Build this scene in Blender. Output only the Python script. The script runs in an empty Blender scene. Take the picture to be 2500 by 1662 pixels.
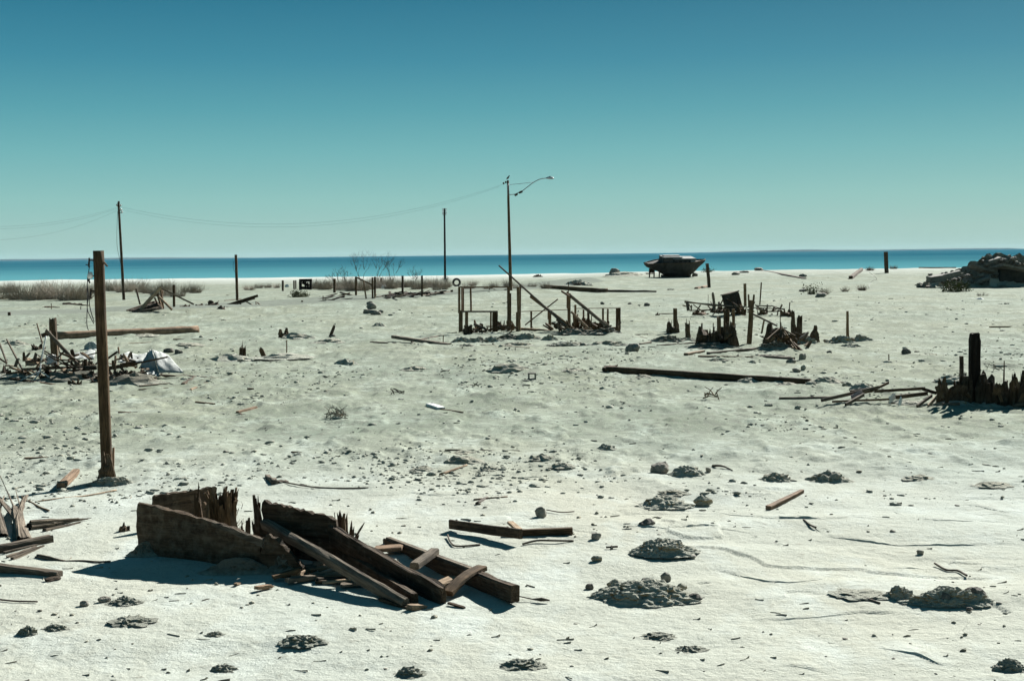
import bpy, bmesh, math, random
import numpy as np
from mathutils import Vector, Matrix, noise as mnoise

# ------------------------------------------------------------------ camera, sky, sun, exposure
R = math.radians
sc = bpy.context.scene
FPX = 3400.0                      # focal length in pixels of the 2500 px wide photograph
CAMZ = 3.0
cam_d = bpy.data.cameras.new('camera'); cam = bpy.data.objects.new('camera', cam_d)
sc.collection.objects.link(cam); sc.camera = cam
cam_d.sensor_width = 36; cam_d.lens = 36 * FPX / 2500; cam_d.clip_start = .1; cam_d.clip_end = 60000
CR = (Matrix.Rotation(R(90 - 3.53), 4, 'X') @ Matrix.Rotation(R(-0.66), 4, 'Z'))
cam.matrix_world = Matrix.Translation((0, 0, CAMZ)) @ CR

SUN_AZ, SUN_EL = 30.0, 30.0       # degrees right of the view direction (+Y), and above the horizon
w = bpy.data.worlds.new('World'); sc.world = w; w.use_nodes = True
nt = w.node_tree; nt.nodes.clear()
out = nt.nodes.new('ShaderNodeOutputWorld'); bg = nt.nodes.new('ShaderNodeBackground')
sky = nt.nodes.new('ShaderNodeTexSky'); sky.sky_type = 'NISHITA'; sky.sun_disc = False
sky.sun_elevation = R(SUN_EL); sky.sun_rotation = R(SUN_AZ)
tc = nt.nodes.new('ShaderNodeTexCoord'); sx = nt.nodes.new('ShaderNodeSeparateXYZ')
nt.links.new(tc.outputs['Generated'], sx.inputs[0])
mx = nt.nodes.new('ShaderNodeMath'); mx.operation = 'MAXIMUM'; mx.inputs[1].default_value = 0
pw = nt.nodes.new('ShaderNodeMath'); pw.operation = 'POWER'; pw.inputs[1].default_value = .5
nt.links.new(sx.outputs['Z'], mx.inputs[0]); nt.links.new(mx.outputs[0], pw.inputs[0])
rp = nt.nodes.new('ShaderNodeValToRGB')
def lin(c): return tuple(((v/255)/12.92 if v/255 < .04045 else ((v/255+.055)/1.055)**2.4) for v in c)
SKYK = .398                         # the exposure below doubles it again
stops = [(0, (163,198,192)), (.13, (158,197,191)), (.20, (141,193,189)), (.27, (112,178,182)),
         (.32, (86,160,172)), (.37, (60,138,160)), (.43, (35,114,141)), (.60, (32,88,112)), (1, (40,80,98))]
els = rp.color_ramp.elements
while len(els) < len(stops): els.new(.5)
for e, (p, c) in zip(els, stops):
    e.position = p; e.color = tuple(v*SKYK for v in lin(c)) + (1,)
nt.links.new(pw.outputs[0], rp.inputs[0])
sk = nt.nodes.new('ShaderNodeMixRGB'); sk.blend_type = 'MULTIPLY'; sk.inputs[0].default_value = 1
sk.inputs[2].default_value = (.05, .05, .05, 1); nt.links.new(sky.outputs[0], sk.inputs[1])
mxr = nt.nodes.new('ShaderNodeMixRGB'); mxr.inputs[0].default_value = .98
nt.links.new(sk.outputs[0], mxr.inputs[1]); nt.links.new(rp.outputs[0], mxr.inputs[2])
nt.links.new(mxr.outputs[0], bg.inputs[0]); bg.inputs[1].default_value = 1; nt.links.new(bg.outputs[0], out.inputs[0])

sun_d = bpy.data.lights.new('sun', 'SUN'); sun_d.energy = 5; sun_d.angle = R(.53); sun_d.color = (1, .985, .925)
sun = bpy.data.objects.new('sun', sun_d); sc.collection.objects.link(sun)
sdir = Vector((math.sin(R(SUN_AZ))*math.cos(R(SUN_EL)), math.cos(R(SUN_AZ))*math.cos(R(SUN_EL)), math.sin(R(SUN_EL))))
sun.rotation_euler = sdir.to_track_quat('Z', 'Y').to_euler(); sun.location = (20, 30, 40)
sc.view_settings.view_transform = 'Standard'; sc.view_settings.look = 'None'
sc.view_settings.exposure = 1.33; sc.view_settings.gamma = 1; sc.view_settings.use_curve_mapping = False

# ------------------------------------------------------------------ noise, rays, terrain height
C = sc.collection
def _hash(ix, iy, s):
    n = (ix.astype(np.int64)*374761393 + iy.astype(np.int64)*668265263 + s*974634777) & 0xffffffff
    n = ((n ^ (n >> 13)) * 1274126177) & 0xffffffff
    return ((n ^ (n >> 16)) & 0xffff) / 65535.0
def vn(x, y, s=0):
    xi = np.floor(x); yi = np.floor(y); fx = x-xi; fy = y-yi
    fx = fx*fx*fx*(fx*(fx*6-15)+10); fy = fy*fy*fy*(fy*(fy*6-15)+10)
    a = _hash(xi, yi, s); b = _hash(xi+1, yi, s); c = _hash(xi, yi+1, s); d = _hash(xi+1, yi+1, s)
    return (a+(b-a)*fx)*(1-fy) + (c+(d-c)*fx)*fy
def fbm(x, y, o=4, s=0):
    t = 0; a = .5; n = 0
    for k in range(o):
        t = t + a*vn(x+17.3*k, y-9.1*k, s+k); n += a; a *= .5; x = x*2.03; y = y*2.03
    return t/n
def sstep(a, b, x):
    t = np.clip((x-a)/(b-a), 0, 1); return t*t*(3-2*t)

FR = {'Z1': (200,1130,3.37), 'Z2': (700,1200,3.37), 'Z3': (0,740,3.135), 'Z4': (0,450,3.469), 'Z5': (600,600,3.37),
      'Z6': (920,640,3.37), 'R1': (1550,660,3.37), 'R2': (1400,560,3.37), 'R3': (1900,580,3.932), 'R4': (1800,780,3.37),
      'R5': (0,1120,4.126), 'R6': (1400,880,3.37), 'R7': (1400,1200,2.1445), 'R8': (1050,400,5.226), 'D': (0,0,.9436)}
def q(fr, x, y):
    o = FR[fr]; return (o[0]+x/o[2], o[1]+y/o[2])
def ray(p):
    return (CR.to_3x3() @ Vector(((p[0]-1250)/FPX, -(p[1]-831)/FPX, -1)))
def at(p, d):
    r = ray(p); k = d/r.y; return Vector((r.x*k, d, CAMZ+r.z*k))
def flat(p, z=0.):
    r = ray(p); k = (z-CAMZ)/r.z; return Vector((r.x*k, r.y*k, z))

# lips of lifted salt crust, traced as lines lying on the ground
LIPS = []
for pts in [[(690,390),(800,410),(920,440),(1000,465),(1130,475),(1270,465),(1350,440)],
            [(720,90),(820,115),(940,130),(1050,145),(1200,148),(1400,150),(1600,120)],
            [(1690,110),(1720,130),(1800,150),(1950,158),(2240,145),(2359,175)],
            [(230,190),(480,205),(680,188),(850,210),(970,218)],
            [(1200,150),(1270,190),(1330,230),(1430,240),(1600,265),(1900,275),(2359,260)],
            [(1990,370),(2100,385),(2330,400)], [(1600,390),(1750,395),(1880,385)],
            [(1970,55),(2100,65),(2250,100),(2340,95)], [(1560,810),(1700,840),(1800,860),(1900,905),(2050,925)],
            [(290,40),(460,80),(720,90)], [(-900,0),(-760,30),(-560,25),(-380,45)], [(-560,-90),(-300,-75),(-80,-80)],
            [(1050,890),(1200,915),(1400,960)], [(880,660),(1200,655),(1500,625),(1800,640)]]:
    w_ = [flat(q('R7', *p)) for p in pts]
    LIPS.append((np.array([v.x for v in w_]), np.array([v.y for v in w_])))
ROAD = [(-80, 34), (-26, 69.5), (-5.7, 97), (3.8, 124), (8, 146)]
def road_dist(x, y):
    best = np.full(np.shape(x), 1e9)
    for (x0, y0), (x1, y1) in zip(ROAD[:-1], ROAD[1:]):
        dx, dy = x1-x0, y1-y0; L2 = dx*dx+dy*dy
        t = np.clip(((x-x0)*dx+(y-y0)*dy)/L2, 0, 1)
        best = np.minimum(best, np.hypot(x-x0-t*dx, y-y0-t*dy))
    return best
def H(x, y, fine=True):
    x = np.asarray(x, float); y = np.asarray(y, float)
    h = .30*(fbm(x/16, y/22, 3, 5)-.5) * sstep(20, 50, y) + .10*(fbm(x/4, y/5, 3, 9)-.5)
    h = h + .075*(fbm(x/2.4+.3*fbm(x, y, 2, 13), y/1.0, 3, 11)-.5)*(1-sstep(18, 34, y))
    rd = road_dist(x, y)
    h = h + .32*(1-sstep(3.6, 8.5, rd))
    # dune crest towards the right hand shore, then the beach falling into the lake
    A = .15 + .5*sstep(-15, 35, x)
    h = h + A*np.exp(-((y-172)/26)**2)*sstep(90, 150, y)
    h = h - 1.3*sstep(195, 262, y) + .1*np.exp(-((x+10-y*.04)/9)**2 - ((y-165)/10)**2)
    if fine:
        rdm = sstep(3.2, 6.5, rd)
        near = 1-sstep(14, 30, y)
        h = h + near*(.030*(fbm(x/.55, y/.7, 3, 21)-.5) + .006*(fbm(x/.13, y/.13, 3, 33)-.5))
        # crumbled crust of the middle distance
        mid = sstep(16.5, 21, y + 2.5*(fbm(x/3, y/3, 2, 41)-.5))*(1-sstep(70, 120, y))
        r1 = fbm(x/.36, y/.60, 4, 51); r2 = fbm(x/1.3, y/1.9, 3, 61)
        h = h + rdm*mid*(.17*np.maximum(r1-.50, 0) + .09*np.maximum(r2-.5, 0)*2)
        # terraces of peeling crust
        T = fbm(x/3.1+.5*fbm(x/.8, y/.8, 2, 3), y/1.5, 3, 71)*7
        msk = sstep(.50, .62, fbm(x/2.2, y/2.2, 2, 81)) * sstep(-3, 2, x) * (1-sstep(15, 22, y))
        h = h + .022*(np.mod(T, 1.0)-.5)*msk
        nr = (y > 8) & (y < 24)
        if nr.any():
            xs, ys = x[nr], y[nr]; add = np.zeros(xs.shape); wob = .16*(fbm(xs/.7, xs*0, 2, 91)-.5); amp = .014*np.clip(2.2*fbm(xs/.6, xs*0+3, 2, 95)-.35, 0, 1.4)
            for lx, ly in LIPS:
                dy = ys-np.interp(xs, lx, ly)-wob; m = (xs > lx[0]) & (xs < lx[-1]) & (dy > 0) & (dy < 2)
                e = np.minimum(sstep(0, .35, xs-lx[0]), sstep(0, .35, lx[-1]-xs))
                add = add+np.where(m, e*amp*np.exp(-np.clip(dy, 0, 3)/.45)*sstep(0, .012, dy), 0)
            h = h.copy(); h[nr] += add
    return h
def gp(p, lift=0.):
    z = 0.
    for _ in range(7):
        v = flat(p, z); z = float(H(np.array([v.x]), np.array([v.y]), False)[0])
        if v.y > 300: break
    return Vector((v.x, v.y, z+lift))
def hz(x, y): return float(H(np.array([x]), np.array([y]), True)[0])
def mpp(v): return v.y/FPX        # metres per photograph pixel at that point

# ------------------------------------------------------------------ materials
def mat_new(name):
    m = bpy.data.materials.new(name); m.use_nodes = True; n = m.node_tree; b = n.nodes['Principled BSDF']
    return m, n, b
def nd(n, t, **kw):
    o = n.nodes.new(t)
    for k, v in kw.items(): setattr(o, k, v)
    return o
def noise_tex(n, vec, scale, detail=5, rough=.6):
    t = nd(n, 'ShaderNodeTexNoise'); t.inputs['Scale'].default_value = scale
    t.inputs['Detail'].default_value = detail; t.inputs['Roughness'].default_value = rough
    n.links.new(vec, t.inputs['Vector']); return t.outputs[0]
def ramp(n, fac, stops):
    r = nd(n, 'ShaderNodeValToRGB'); e = r.color_ramp.elements
    while len(e) < len(stops): e.new(.5)
    for a, (p, c) in zip(e, stops): a.position = p; a.color = (*c, 1) if len(c) == 3 else c
    n.links.new(fac, r.inputs[0]); return r.outputs[0]
def mix(n, a, b, fac, mode='MIX'):
    m = nd(n, 'ShaderNodeMixRGB', blend_type=mode)
    for k, v in ((0, fac), (1, a), (2, b)):
        if hasattr(v, 'links'): n.links.new(v, m.inputs[k])
        else: m.inputs[k].default_value = v if k == 0 else (*v, 1)
    return m.outputs[0]
def wood(name, c1, c2, crust=0., bump=.6):
    m, n, b = mat_new(name)
    co = nd(n, 'ShaderNodeTexCoord'); oi = nd(n, 'ShaderNodeObjectInfo')
    sh = nd(n, 'ShaderNodeVectorMath', operation='ADD'); n.links.new(co.outputs['Object'], sh.inputs[0])
    rv = nd(n, 'ShaderNodeMath', operation='MULTIPLY'); rv.inputs[1].default_value = 37; n.links.new(oi.outputs['Random'], rv.inputs[0])
    n.links.new(rv.outputs[0], sh.inputs[1])
    mp = nd(n, 'ShaderNodeMapping'); mp.inputs['Scale'].default_value = (1, 1, .06); n.links.new(sh.outputs[0], mp.inputs[0])
    g1 = noise_tex(n, mp.outputs[0], 22, 6, .65); g2 = noise_tex(n, mp.outputs[0], 90, 4, .6); g3 = noise_tex(n, sh.outputs[0], 4, 4)
    col = ramp(n, g1, [(.34, c1), (.66, c2)])
    col = mix(n, col, ramp(n, g2, [(.36, (.35,.33,.31)), (.6, (1,1,1))]), .75, 'MULTIPLY')
    col = mix(n, col, ramp(n, g3, [(.35, (.6,.58,.56)), (.65, (1.15,1.1,1.05))]), .8, 'MULTIPLY')
    va = nd(n, 'ShaderNodeMapRange'); va.inputs[3].default_value = .7; va.inputs[4].default_value = 1.25
    n.links.new(oi.outputs['Random'], va.inputs[0])
    hs = nd(n, 'ShaderNodeHueSaturation'); n.links.new(col, hs.inputs['Color']); n.links.new(va.outputs[0], hs.inputs['Value'])
    col = hs.outputs[0]
    if crust:                          # dried salt mud clinging to the wood in patches
        g4 = noise_tex(n, sh.outputs[0], 9, 5, .7)
        col = mix(n, col, (.21, .18, .135), ramp(n, g4, [(.58-crust*.3, (0,0,0)), (.95-crust*.3, (.7,.7,.7))]))
    n.links.new(col, b.inputs['Base Color']); b.inputs['Roughness'].default_value = .9
    b.inputs['Specular IOR Level'].default_value = .15
    bp = nd(n, 'ShaderNodeBump'); bp.inputs['Strength'].default_value = bump; bp.inputs['Distance'].default_value = .012
    n.links.new(g2, bp.inputs['Height']); bp2 = nd(n, 'ShaderNodeBump'); bp2.inputs['Strength'].default_value = bump
    bp2.inputs['Distance'].default_value = .03; n.links.new(g1, bp2.inputs['Height']); n.links.new(bp.outputs[0], bp2.inputs['Normal'])
    n.links.new(bp2.outputs[0], b.inputs['Normal']); return m
def plain(name, c1, c2, scale=3., rough=.85, bump=.5, bdist=.03, spec=.2, metal=0.):
    m, n, b = mat_new(name); co = nd(n, 'ShaderNodeTexCoord')
    g = noise_tex(n, co.outputs['Object'], scale, 6, .65); g2 = noise_tex(n, co.outputs['Object'], scale*7, 4, .6)
    col = ramp(n, g, [(.33, c1), (.67, c2)])
    col = mix(n, col, ramp(n, g2, [(.3, (.7,.7,.7)), (.65, (1,1,1))]), .7, 'MULTIPLY')
    n.links.new(col, b.inputs['Base Color']); b.inputs['Roughness'].default_value = rough
    b.inputs['Specular IOR Level'].default_value = spec; b.inputs['Metallic'].default_value = metal
    bp = nd(n, 'ShaderNodeBump'); bp.inputs['Strength'].default_value = bump; bp.inputs['Distance'].default_value = bdist
    n.links.new(g2, bp.inputs['Height']); n.links.new(bp.outputs[0], b.inputs['Normal']); return m
M = {}
M['brown'] = wood('weathered_brown_wood', (.065,.042,.023), (.175,.118,.068))
M['pole'] = wood('dark_pole_wood', (.040,.026,.014), (.125,.083,.047), bump=1.)
M['deck'] = wood('sunbaked_brown_wood', (.12,.083,.046), (.29,.205,.122))
M['dark'] = wood('dark_brown_wood', (.042,.029,.019), (.125,.090,.060), crust=.22, bump=.9)
M['muddy'] = wood('mud_caked_wood', (.050,.032,.019), (.120,.085,.056), crust=.45)
M['grey'] = wood('grey_weathered_wood', (.11,.092,.072), (.25,.21,.165))
M['tan'] = wood('bleached_tan_wood', (.26,.19,.125), (.46,.35,.25))
M['red'] = wood('reddish_wood', (.165,.108,.068), (.35,.25,.175))
M['char'] = wood('charred_wood', (.007,.006,.005), (.022,.017,.013))
M['stump'] = wood('rotten_stump_wood', (.060,.040,.024), (.185,.130,.080), crust=.25, bump=.9)
M['rock'] = plain('grey_rock', (.165,.152,.125), (.30,.28,.235), 6)
M['darkrock'] = plain('dark_rock', (.075,.066,.055), (.19,.172,.145), 7)
def mound_mat(name, c1, c2, scale, top_sand=.6, sand=(.40,.41,.35), bump=1.):
    m, n, b = mat_new(name); co = nd(n, 'ShaderNodeTexCoord'); P = co.outputs['Object']
    g = noise_tex(n, P, scale, 6, .7); g2 = noise_tex(n, P, scale*7, 5, .7); g3 = noise_tex(n, P, scale*2.2, 4)
    col = mix(n, ramp(n, g, [(.33, c1), (.67, c2)]), ramp(n, g2, [(.3, (.55,.55,.55)), (.65, (1,1,1))]), .8, 'MULTIPLY')
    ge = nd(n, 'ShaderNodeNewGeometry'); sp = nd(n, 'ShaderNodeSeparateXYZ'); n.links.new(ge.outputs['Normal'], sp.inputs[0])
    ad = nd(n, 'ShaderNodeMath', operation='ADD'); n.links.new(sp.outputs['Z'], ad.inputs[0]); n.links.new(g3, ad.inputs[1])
    col = mix(n, col, sand, ramp(n, ad.outputs[0], [(.0, (0,0,0)), (.50, (0,0,0)), (.90, (top_sand,)*3)]))   # sand colour mixed in where the surface faces up, broken by noise
    sg = nd(n, 'ShaderNodeSeparateXYZ'); n.links.new(co.outputs['Generated'], sg.inputs[0])
    ag = nd(n, 'ShaderNodeMath', operation='MULTIPLY_ADD'); n.links.new(g3, ag.inputs[0]); ag.inputs[1].default_value = -.5; n.links.new(sg.outputs['Z'], ag.inputs[2])
    col = mix(n, col, sand, ramp(n, ag.outputs[0], [(.06, (.9,.9,.9)), (.30, (0,0,0))]))                # sand drifted over the foot
    n.links.new(col, b.inputs['Base Color']); b.inputs['Roughness'].default_value = .95; b.inputs['Specular IOR Level'].default_value = .05
    bp = nd(n, 'ShaderNodeBump'); bp.inputs['Strength'].default_value = bump; bp.inputs['Distance'].default_value = .05
    n.links.new(g2, bp.inputs['Height']); n.links.new(bp.outputs[0], b.inputs['Normal']); return m
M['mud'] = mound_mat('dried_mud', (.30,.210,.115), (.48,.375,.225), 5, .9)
M['darkmud'] = mound_mat('dark_brown_mud', (.085,.064,.042), (.175,.138,.095), 7, .35)  # darker, browner tone than dried_mud
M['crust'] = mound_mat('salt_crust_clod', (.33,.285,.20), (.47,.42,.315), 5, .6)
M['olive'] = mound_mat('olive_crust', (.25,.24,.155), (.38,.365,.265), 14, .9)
M['concrete'] = plain('grey_concrete', (.11,.103,.088), (.24,.228,.195), 1.5)
M['metal'] = plain('galvanised_metal', (.24,.255,.245), (.50,.515,.49), 3, rough=.7, bump=.3, spec=.2)
M['iron'] = plain('rusty_iron', (.018,.015,.012), (.06,.042,.03), 8)
M['rubber'] = plain('black_rubber', (.012,.012,.013), (.04,.04,.04), 5, rough=.8)
M['white'] = plain('chalky_white', (.55,.56,.55), (.78,.78,.76), 4, bump=.2)
M['wire'] = plain('black_wire', (.02,.02,.022), (.04,.04,.042), 10, rough=.6, bump=0)
M['lampgrey'] = plain('painted_grey_metal', (.28,.32,.36), (.42,.46,.50), 6, rough=.45, bump=.05, spec=.5)
M['hull'] = plain('charred_hull_paint', (.022,.020,.017), (.072,.064,.052), 2.2)
M['cabin'] = plain('peeling_cabin_paint', (.03,.028,.025), (.085,.08,.07), 2)
M['roof'] = plain('faded_cabin_roof', (.13,.135,.13), (.34,.35,.335), 1.5, bump=.2)
M['twig'] = plain('dry_grey_twigs', (.20,.17,.13), (.38,.33,.26), 1.2)
M['twigdark'] = plain('dark_twigs', (.05,.04,.03), (.12,.095,.072), 1.2)
M['rust_bush'] = plain('rust_brown_brush', (.10,.062,.038), (.22,.14,.085), 1.5)
M['green'] = plain('dull_green_leaves', (.045,.055,.018), (.12,.125,.045), 3)
M['glass'] = plain('dirty_dark_glass', (.012,.014,.016), (.03,.035,.038), 4, rough=.25, bump=0, spec=.5)
M['ceramic'] = plain('white_ceramic', (.55,.55,.52), (.72,.72,.70), 9, rough=.3, bump=0, spec=.5)
M['pink'] = plain('faded_pink_cloth', (.42,.30,.30), (.55,.42,.42), 6)
M['cabinet'] = plain('rusted_cabinet', (.014,.016,.014), (.05,.05,.04), 3)
M['orange'] = plain('rust_orange_panel', (.30,.17,.10), (.46,.28,.18), 4)
M['feather'] = plain('grey_feathers', (.05,.05,.055), (.25,.25,.26), 9)

def ground_mat():
    m, n, b = mat_new('salt_sand'); co = nd(n, 'ShaderNodeTexCoord'); P = co.outputs['Object']
    mp = nd(n, 'ShaderNodeMapping'); mp.inputs['Scale'].default_value = (1, .55, 1); n.links.new(P, mp.inputs[0]); S = mp.outputs[0]
    big = noise_tex(n, S, .16, 4, .55); med = noise_tex(n, S, 1.1, 6, .62); fin = noise_tex(n, P, 9, 6, .7); vf = noise_tex(n, P, 55, 3, .7)
    col = ramp(n, big, [(.36, (.395,.425,.385)), (.60, (.405,.408,.345))])
    col = mix(n, col, (.485,.525,.49), ramp(n, med, [(.50, (0,0,0)), (.68, (.75,.75,.75))]))
    # greyer crumbled zones of the middle distance
    sp = nd(n, 'ShaderNodeSeparateXYZ'); n.links.new(P, sp.inputs[0])
    md = nd(n, 'ShaderNodeMapRange'); md.inputs[1].default_value = 17; md.inputs[2].default_value = 24; n.links.new(sp.outputs['Y'], md.inputs[0])
    col = mix(n, col, mix(n, col, (.70,.74,.69), 1., 'MULTIPLY'), md.outputs[0])
    mot = noise_tex(n, S, .55, 6, .7)
    col = mix(n, col, mix(n, col, ramp(n, mot, [(.38, (.70,.73,.70)), (.60, (1.06,1.06,1.05))]), 1., 'MULTIPLY'), md.outputs[0])   # churned and crusted patches
    spk = noise_tex(n, P, 4.2, 5, .75)
    sf = nd(n, 'ShaderNodeMath', operation='MULTIPLY'); n.links.new(ramp(n, spk, [(.46, (0,0,0)), (.58, (.85,.85,.85))]), sf.inputs[0]); n.links.new(md.outputs[0], sf.inputs[1])
    col = mix(n, col, (.190,.205,.172), sf.outputs[0])
    col = mix(n, col, (.22,.21,.17), ramp(n, fin, [(.56, (0,0,0)), (.72, (.55,.55,.55))]))
    be = nd(n, 'ShaderNodeMapRange'); be.inputs[1].default_value = 150; be.inputs[2].default_value = 190; n.links.new(sp.outputs['Y'], be.inputs[0])
    col = mix(n, col, (.46,.485,.455), be.outputs[0])                     # white salt beach along the lake
    col = mix(n, col, ramp(n, vf, [(.30, (.72,.72,.70)), (.55, (1,1,1))]), .6, 'MULTIPLY')
    n.links.new(col, b.inputs['Base Color']); b.inputs['Roughness'].default_value = .95; b.inputs['Specular IOR Level'].default_value = .02
    b1 = nd(n, 'ShaderNodeBump'); b1.inputs['Strength'].default_value = .5; b1.inputs['Distance'].default_value = .07; n.links.new(fin, b1.inputs['Height'])
    b2 = nd(n, 'ShaderNodeBump'); b2.inputs['Strength'].default_value = .35; b2.inputs['Distance'].default_value = .01; n.links.new(vf, b2.inputs['Height'])
    n.links.new(b1.outputs[0], b2.inputs['Normal']); n.links.new(b2.outputs[0], b.inputs['Normal']); return m
M['ground'] = ground_mat()
M['road'] = plain('compacted_road', (.180,.200,.172), (.225,.247,.213), .5, bump=.3, bdist=.03, spec=0, rough=1)
def water_mat():
    m, n, b = mat_new('lake_water'); co = nd(n, 'ShaderNodeTexCoord')
    mp = nd(n, 'ShaderNodeMapping'); mp.inputs['Scale'].default_value = (.25, 1, 1); n.links.new(co.outputs['Object'], mp.inputs[0])
    g = noise_tex(n, mp.outputs[0], .004, 4); w1 = noise_tex(n, mp.outputs[0], .35, 5, .6); g5 = noise_tex(n, mp.outputs[0], .03, 5, .7)
    sp = nd(n, 'ShaderNodeSeparateXYZ'); n.links.new(co.outputs['Object'], sp.inputs[0])
    sh = nd(n, 'ShaderNodeMapRange'); sh.inputs[1].default_value = 235; sh.inputs[2].default_value = 900; n.links.new(sp.outputs['Y'], sh.inputs[0])
    col = ramp(n, g, [(.35, (.011,.076,.118)), (.65, (.026,.122,.160))])
    col = mix(n, col, ramp(n, g5, [(.35, (.72,.76,.80)), (.65, (1.15,1.12,1.1))]), 1., 'MULTIPLY')
    col = mix(n, (.075,.225,.255), col, ramp(n, sh.outputs[0], [(0, (0,0,0)), (.35, (.65,.65,.65)), (1, (1,1,1))]))   # shallows over pale sand
    n.links.new(col, b.inputs['Base Color']); b.inputs['Roughness'].default_value = .6; b.inputs['IOR'].default_value = 1.33
    b.inputs['Specular IOR Level'].default_value = .0
    bp = nd(n, 'ShaderNodeBump'); bp.inputs['Strength'].default_value = .8; bp.inputs['Distance'].default_value = .5
    n.links.new(w1, bp.inputs['Height']); n.links.new(bp.outputs[0], b.inputs['Normal']); return m
M['water'] = water_mat()
M['hill'] = plain('far_hill', (.022,.04,.05), (.035,.055,.062), .002, bump=0, spec=0, rough=1)

# ------------------------------------------------------------------ object helpers
WORLD = {}
def wm(o): return WORLD.get(o.name, Matrix.Translation(o.location))
def link(name, me, mat, parent=None, mw=None, smooth=False):
    o = bpy.data.objects.new(name, me); C.objects.link(o)
    if mat and not me.materials: me.materials.append(M[mat])
    if smooth: me.polygons.foreach_set('use_smooth', [True]*len(me.polygons))
    if mw is not None:
        WORLD[o.name] = mw.copy()
        if parent is not None: o.parent = parent; o.matrix_local = wm(parent).inverted() @ mw
        else: o.matrix_world = mw
    elif parent is not None: o.parent = parent; o.location = -parent.location
    return o
def tag(o, label=None, cat=None, group=None, kind=None):
    if label: o['label'] = label
    if cat: o['category'] = cat
    if group: o['group'] = group
    if kind: o['kind'] = kind
    elif label and cat: o['kind'] = 'thing'
    return o
def thing(name, loc, label, cat, group=None):
    o = bpy.data.objects.new(name, None); C.objects.link(o); o.location = loc; o.empty_display_size = .2
    return tag(o, label, cat, group)
def pydata(name, v, f):
    me = bpy.data.meshes.new(name); me.from_pydata(v, [], f); me.update(); return me
def npmesh(name, verts, quads):
    me = bpy.data.meshes.new(name); k = quads.shape[1]
    me.vertices.add(len(verts)); me.vertices.foreach_set('co', verts.astype(np.float32).ravel())
    me.loops.add(quads.size); me.loops.foreach_set('vertex_index', quads.astype(np.int32).ravel())
    me.polygons.add(len(quads)); me.polygons.foreach_set('loop_start', np.arange(0, quads.size, k, dtype=np.int32))
    me.update(calc_edges=True); me.validate(); return me
SEED = [100]
def rng(seed=None):
    if seed is None: SEED[0] += 1; seed = SEED[0]
    return random.Random(seed)
def timber(L, w_, t_, rnd=False, taper=1., jag0=0., jag1=0., rough=.06, bend=0., n=None, r=None):
    r = r or rng(); n = n or max(4, min(16, int(L/.22)+3))
    if rnd: sec = [(math.cos(a)*w_/2, math.sin(a)*t_/2) for a in [2*math.pi*k/12 for k in range(12)]]
    else:
        c = .14*min(w_, t_); a, b = w_/2, t_/2
        sec = [(a,-b+c),(a,0),(a,b-c),(a-c,b),(0,b),(-a+c,b),(-a,b-c),(-a,0),(-a,-b+c),(-a+c,-b),(0,-b),(a-c,-b)]
    K = len(sec); V = []; F = []; off = [r.random()*50 for _ in range(2)]
    prof = [1+r.uniform(-1, 1)*rough for _ in sec]
    for i in range(n+1):
        s = i/n; z = L*s; k = 1+(taper-1)*s; bx = bend*math.sin(math.pi*s)
        ox = (mnoise.noise((off[0], z*1.7, 0)))*rough*w_; oy = (mnoise.noise((off[1], z*1.7, 5)))*rough*t_
        for j, (x, y) in enumerate(sec):
            jz = 0
            if i == n and jag1: jz = -r.random()**1.5*jag1
            if i == 0 and jag0: jz = r.random()*jag0
            e = 1+r.uniform(-1, 1)*rough*.8
            if (i == n and jag1) or (i == 0 and jag0): e *= r.uniform(.55, 1)
            V.append((x*k*e*prof[j]+ox, y*k*e*prof[j]+oy+bx, z+jz))
    for i in range(n):
        for j in range(K): F.append((i*K+j, i*K+(j+1) % K, (i+1)*K+(j+1) % K, (i+1)*K+j))
    V.append((0, 0, jag0*.6)); V.append((0, bend*0, L-jag1*.75)); a = len(V)-2; b = len(V)-1
    for j in range(K): F.append((a, (j+1) % K, j)); F.append((b, n*K+j, n*K+(j+1) % K))
    return pydata('timber', V, F)
def axis(p0, p1, twist=0., up=None):
    z = (p1-p0).normalized(); up = up or (Vector((0, 0, 1)) if abs(z.z) < .8 else Vector((0, -1, 0)))
    x = up.cross(z)
    if x.length < 1e-4: x = Vector((1, 0, 0))
    x.normalize(); y = z.cross(x)
    m = Matrix((x, y, z)).transposed().to_4x4() @ Matrix.Rotation(twist, 4, 'Z'); m.translation = p0; return m
def beam(name, p0, p1, w_, t_, mat, label=None, cat=None, group=None, parent=None, twist=0., **kw):
    me = timber((p1-p0).length, w_, t_, **kw)
    o = link(name, me, mat, parent, axis(p0, p1, twist), kw.get('rnd', False))
    if not parent: tag(o, label, cat, group)
    return o
def post(base, top, wpx, mat, label=None, cat='post', group=None, parent=None, name='wooden_post', sink=.2, depth=1., **kw):
    g = gp(base); s = mpp(g); p1 = at(top, g.y); p0 = g + (g-p1).normalized()*sink
    return beam(name, p0, p1, wpx*s, wpx*s*depth, mat, label, cat, group, parent, **kw)
def lie(a, b, hpx, mat, label=None, cat='plank', group=None, parent=None, name='weathered_board', wide=1.6, z0=0., z1=0., **kw):
    p0 = gp(a); p1 = gp(b); s = (mpp(p0)+mpp(p1))/2; t_ = hpx*s
    p0.z += t_*.28+z0; p1.z += t_*.28+z1
    return beam(name, p0, p1, t_*wide, t_, mat, label, cat, group, parent, **kw)
def lean(a, da, b, db, wpx, mat, label=None, cat='plank', group=None, parent=None, name='leaning_board', thin=.5, **kw):
    p0 = at(a, da); p1 = at(b, db); s = (da+db)/2/FPX
    return beam(name, p0, p1, wpx*s*thin, wpx*s, mat, label, cat, group, parent, **kw)
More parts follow.
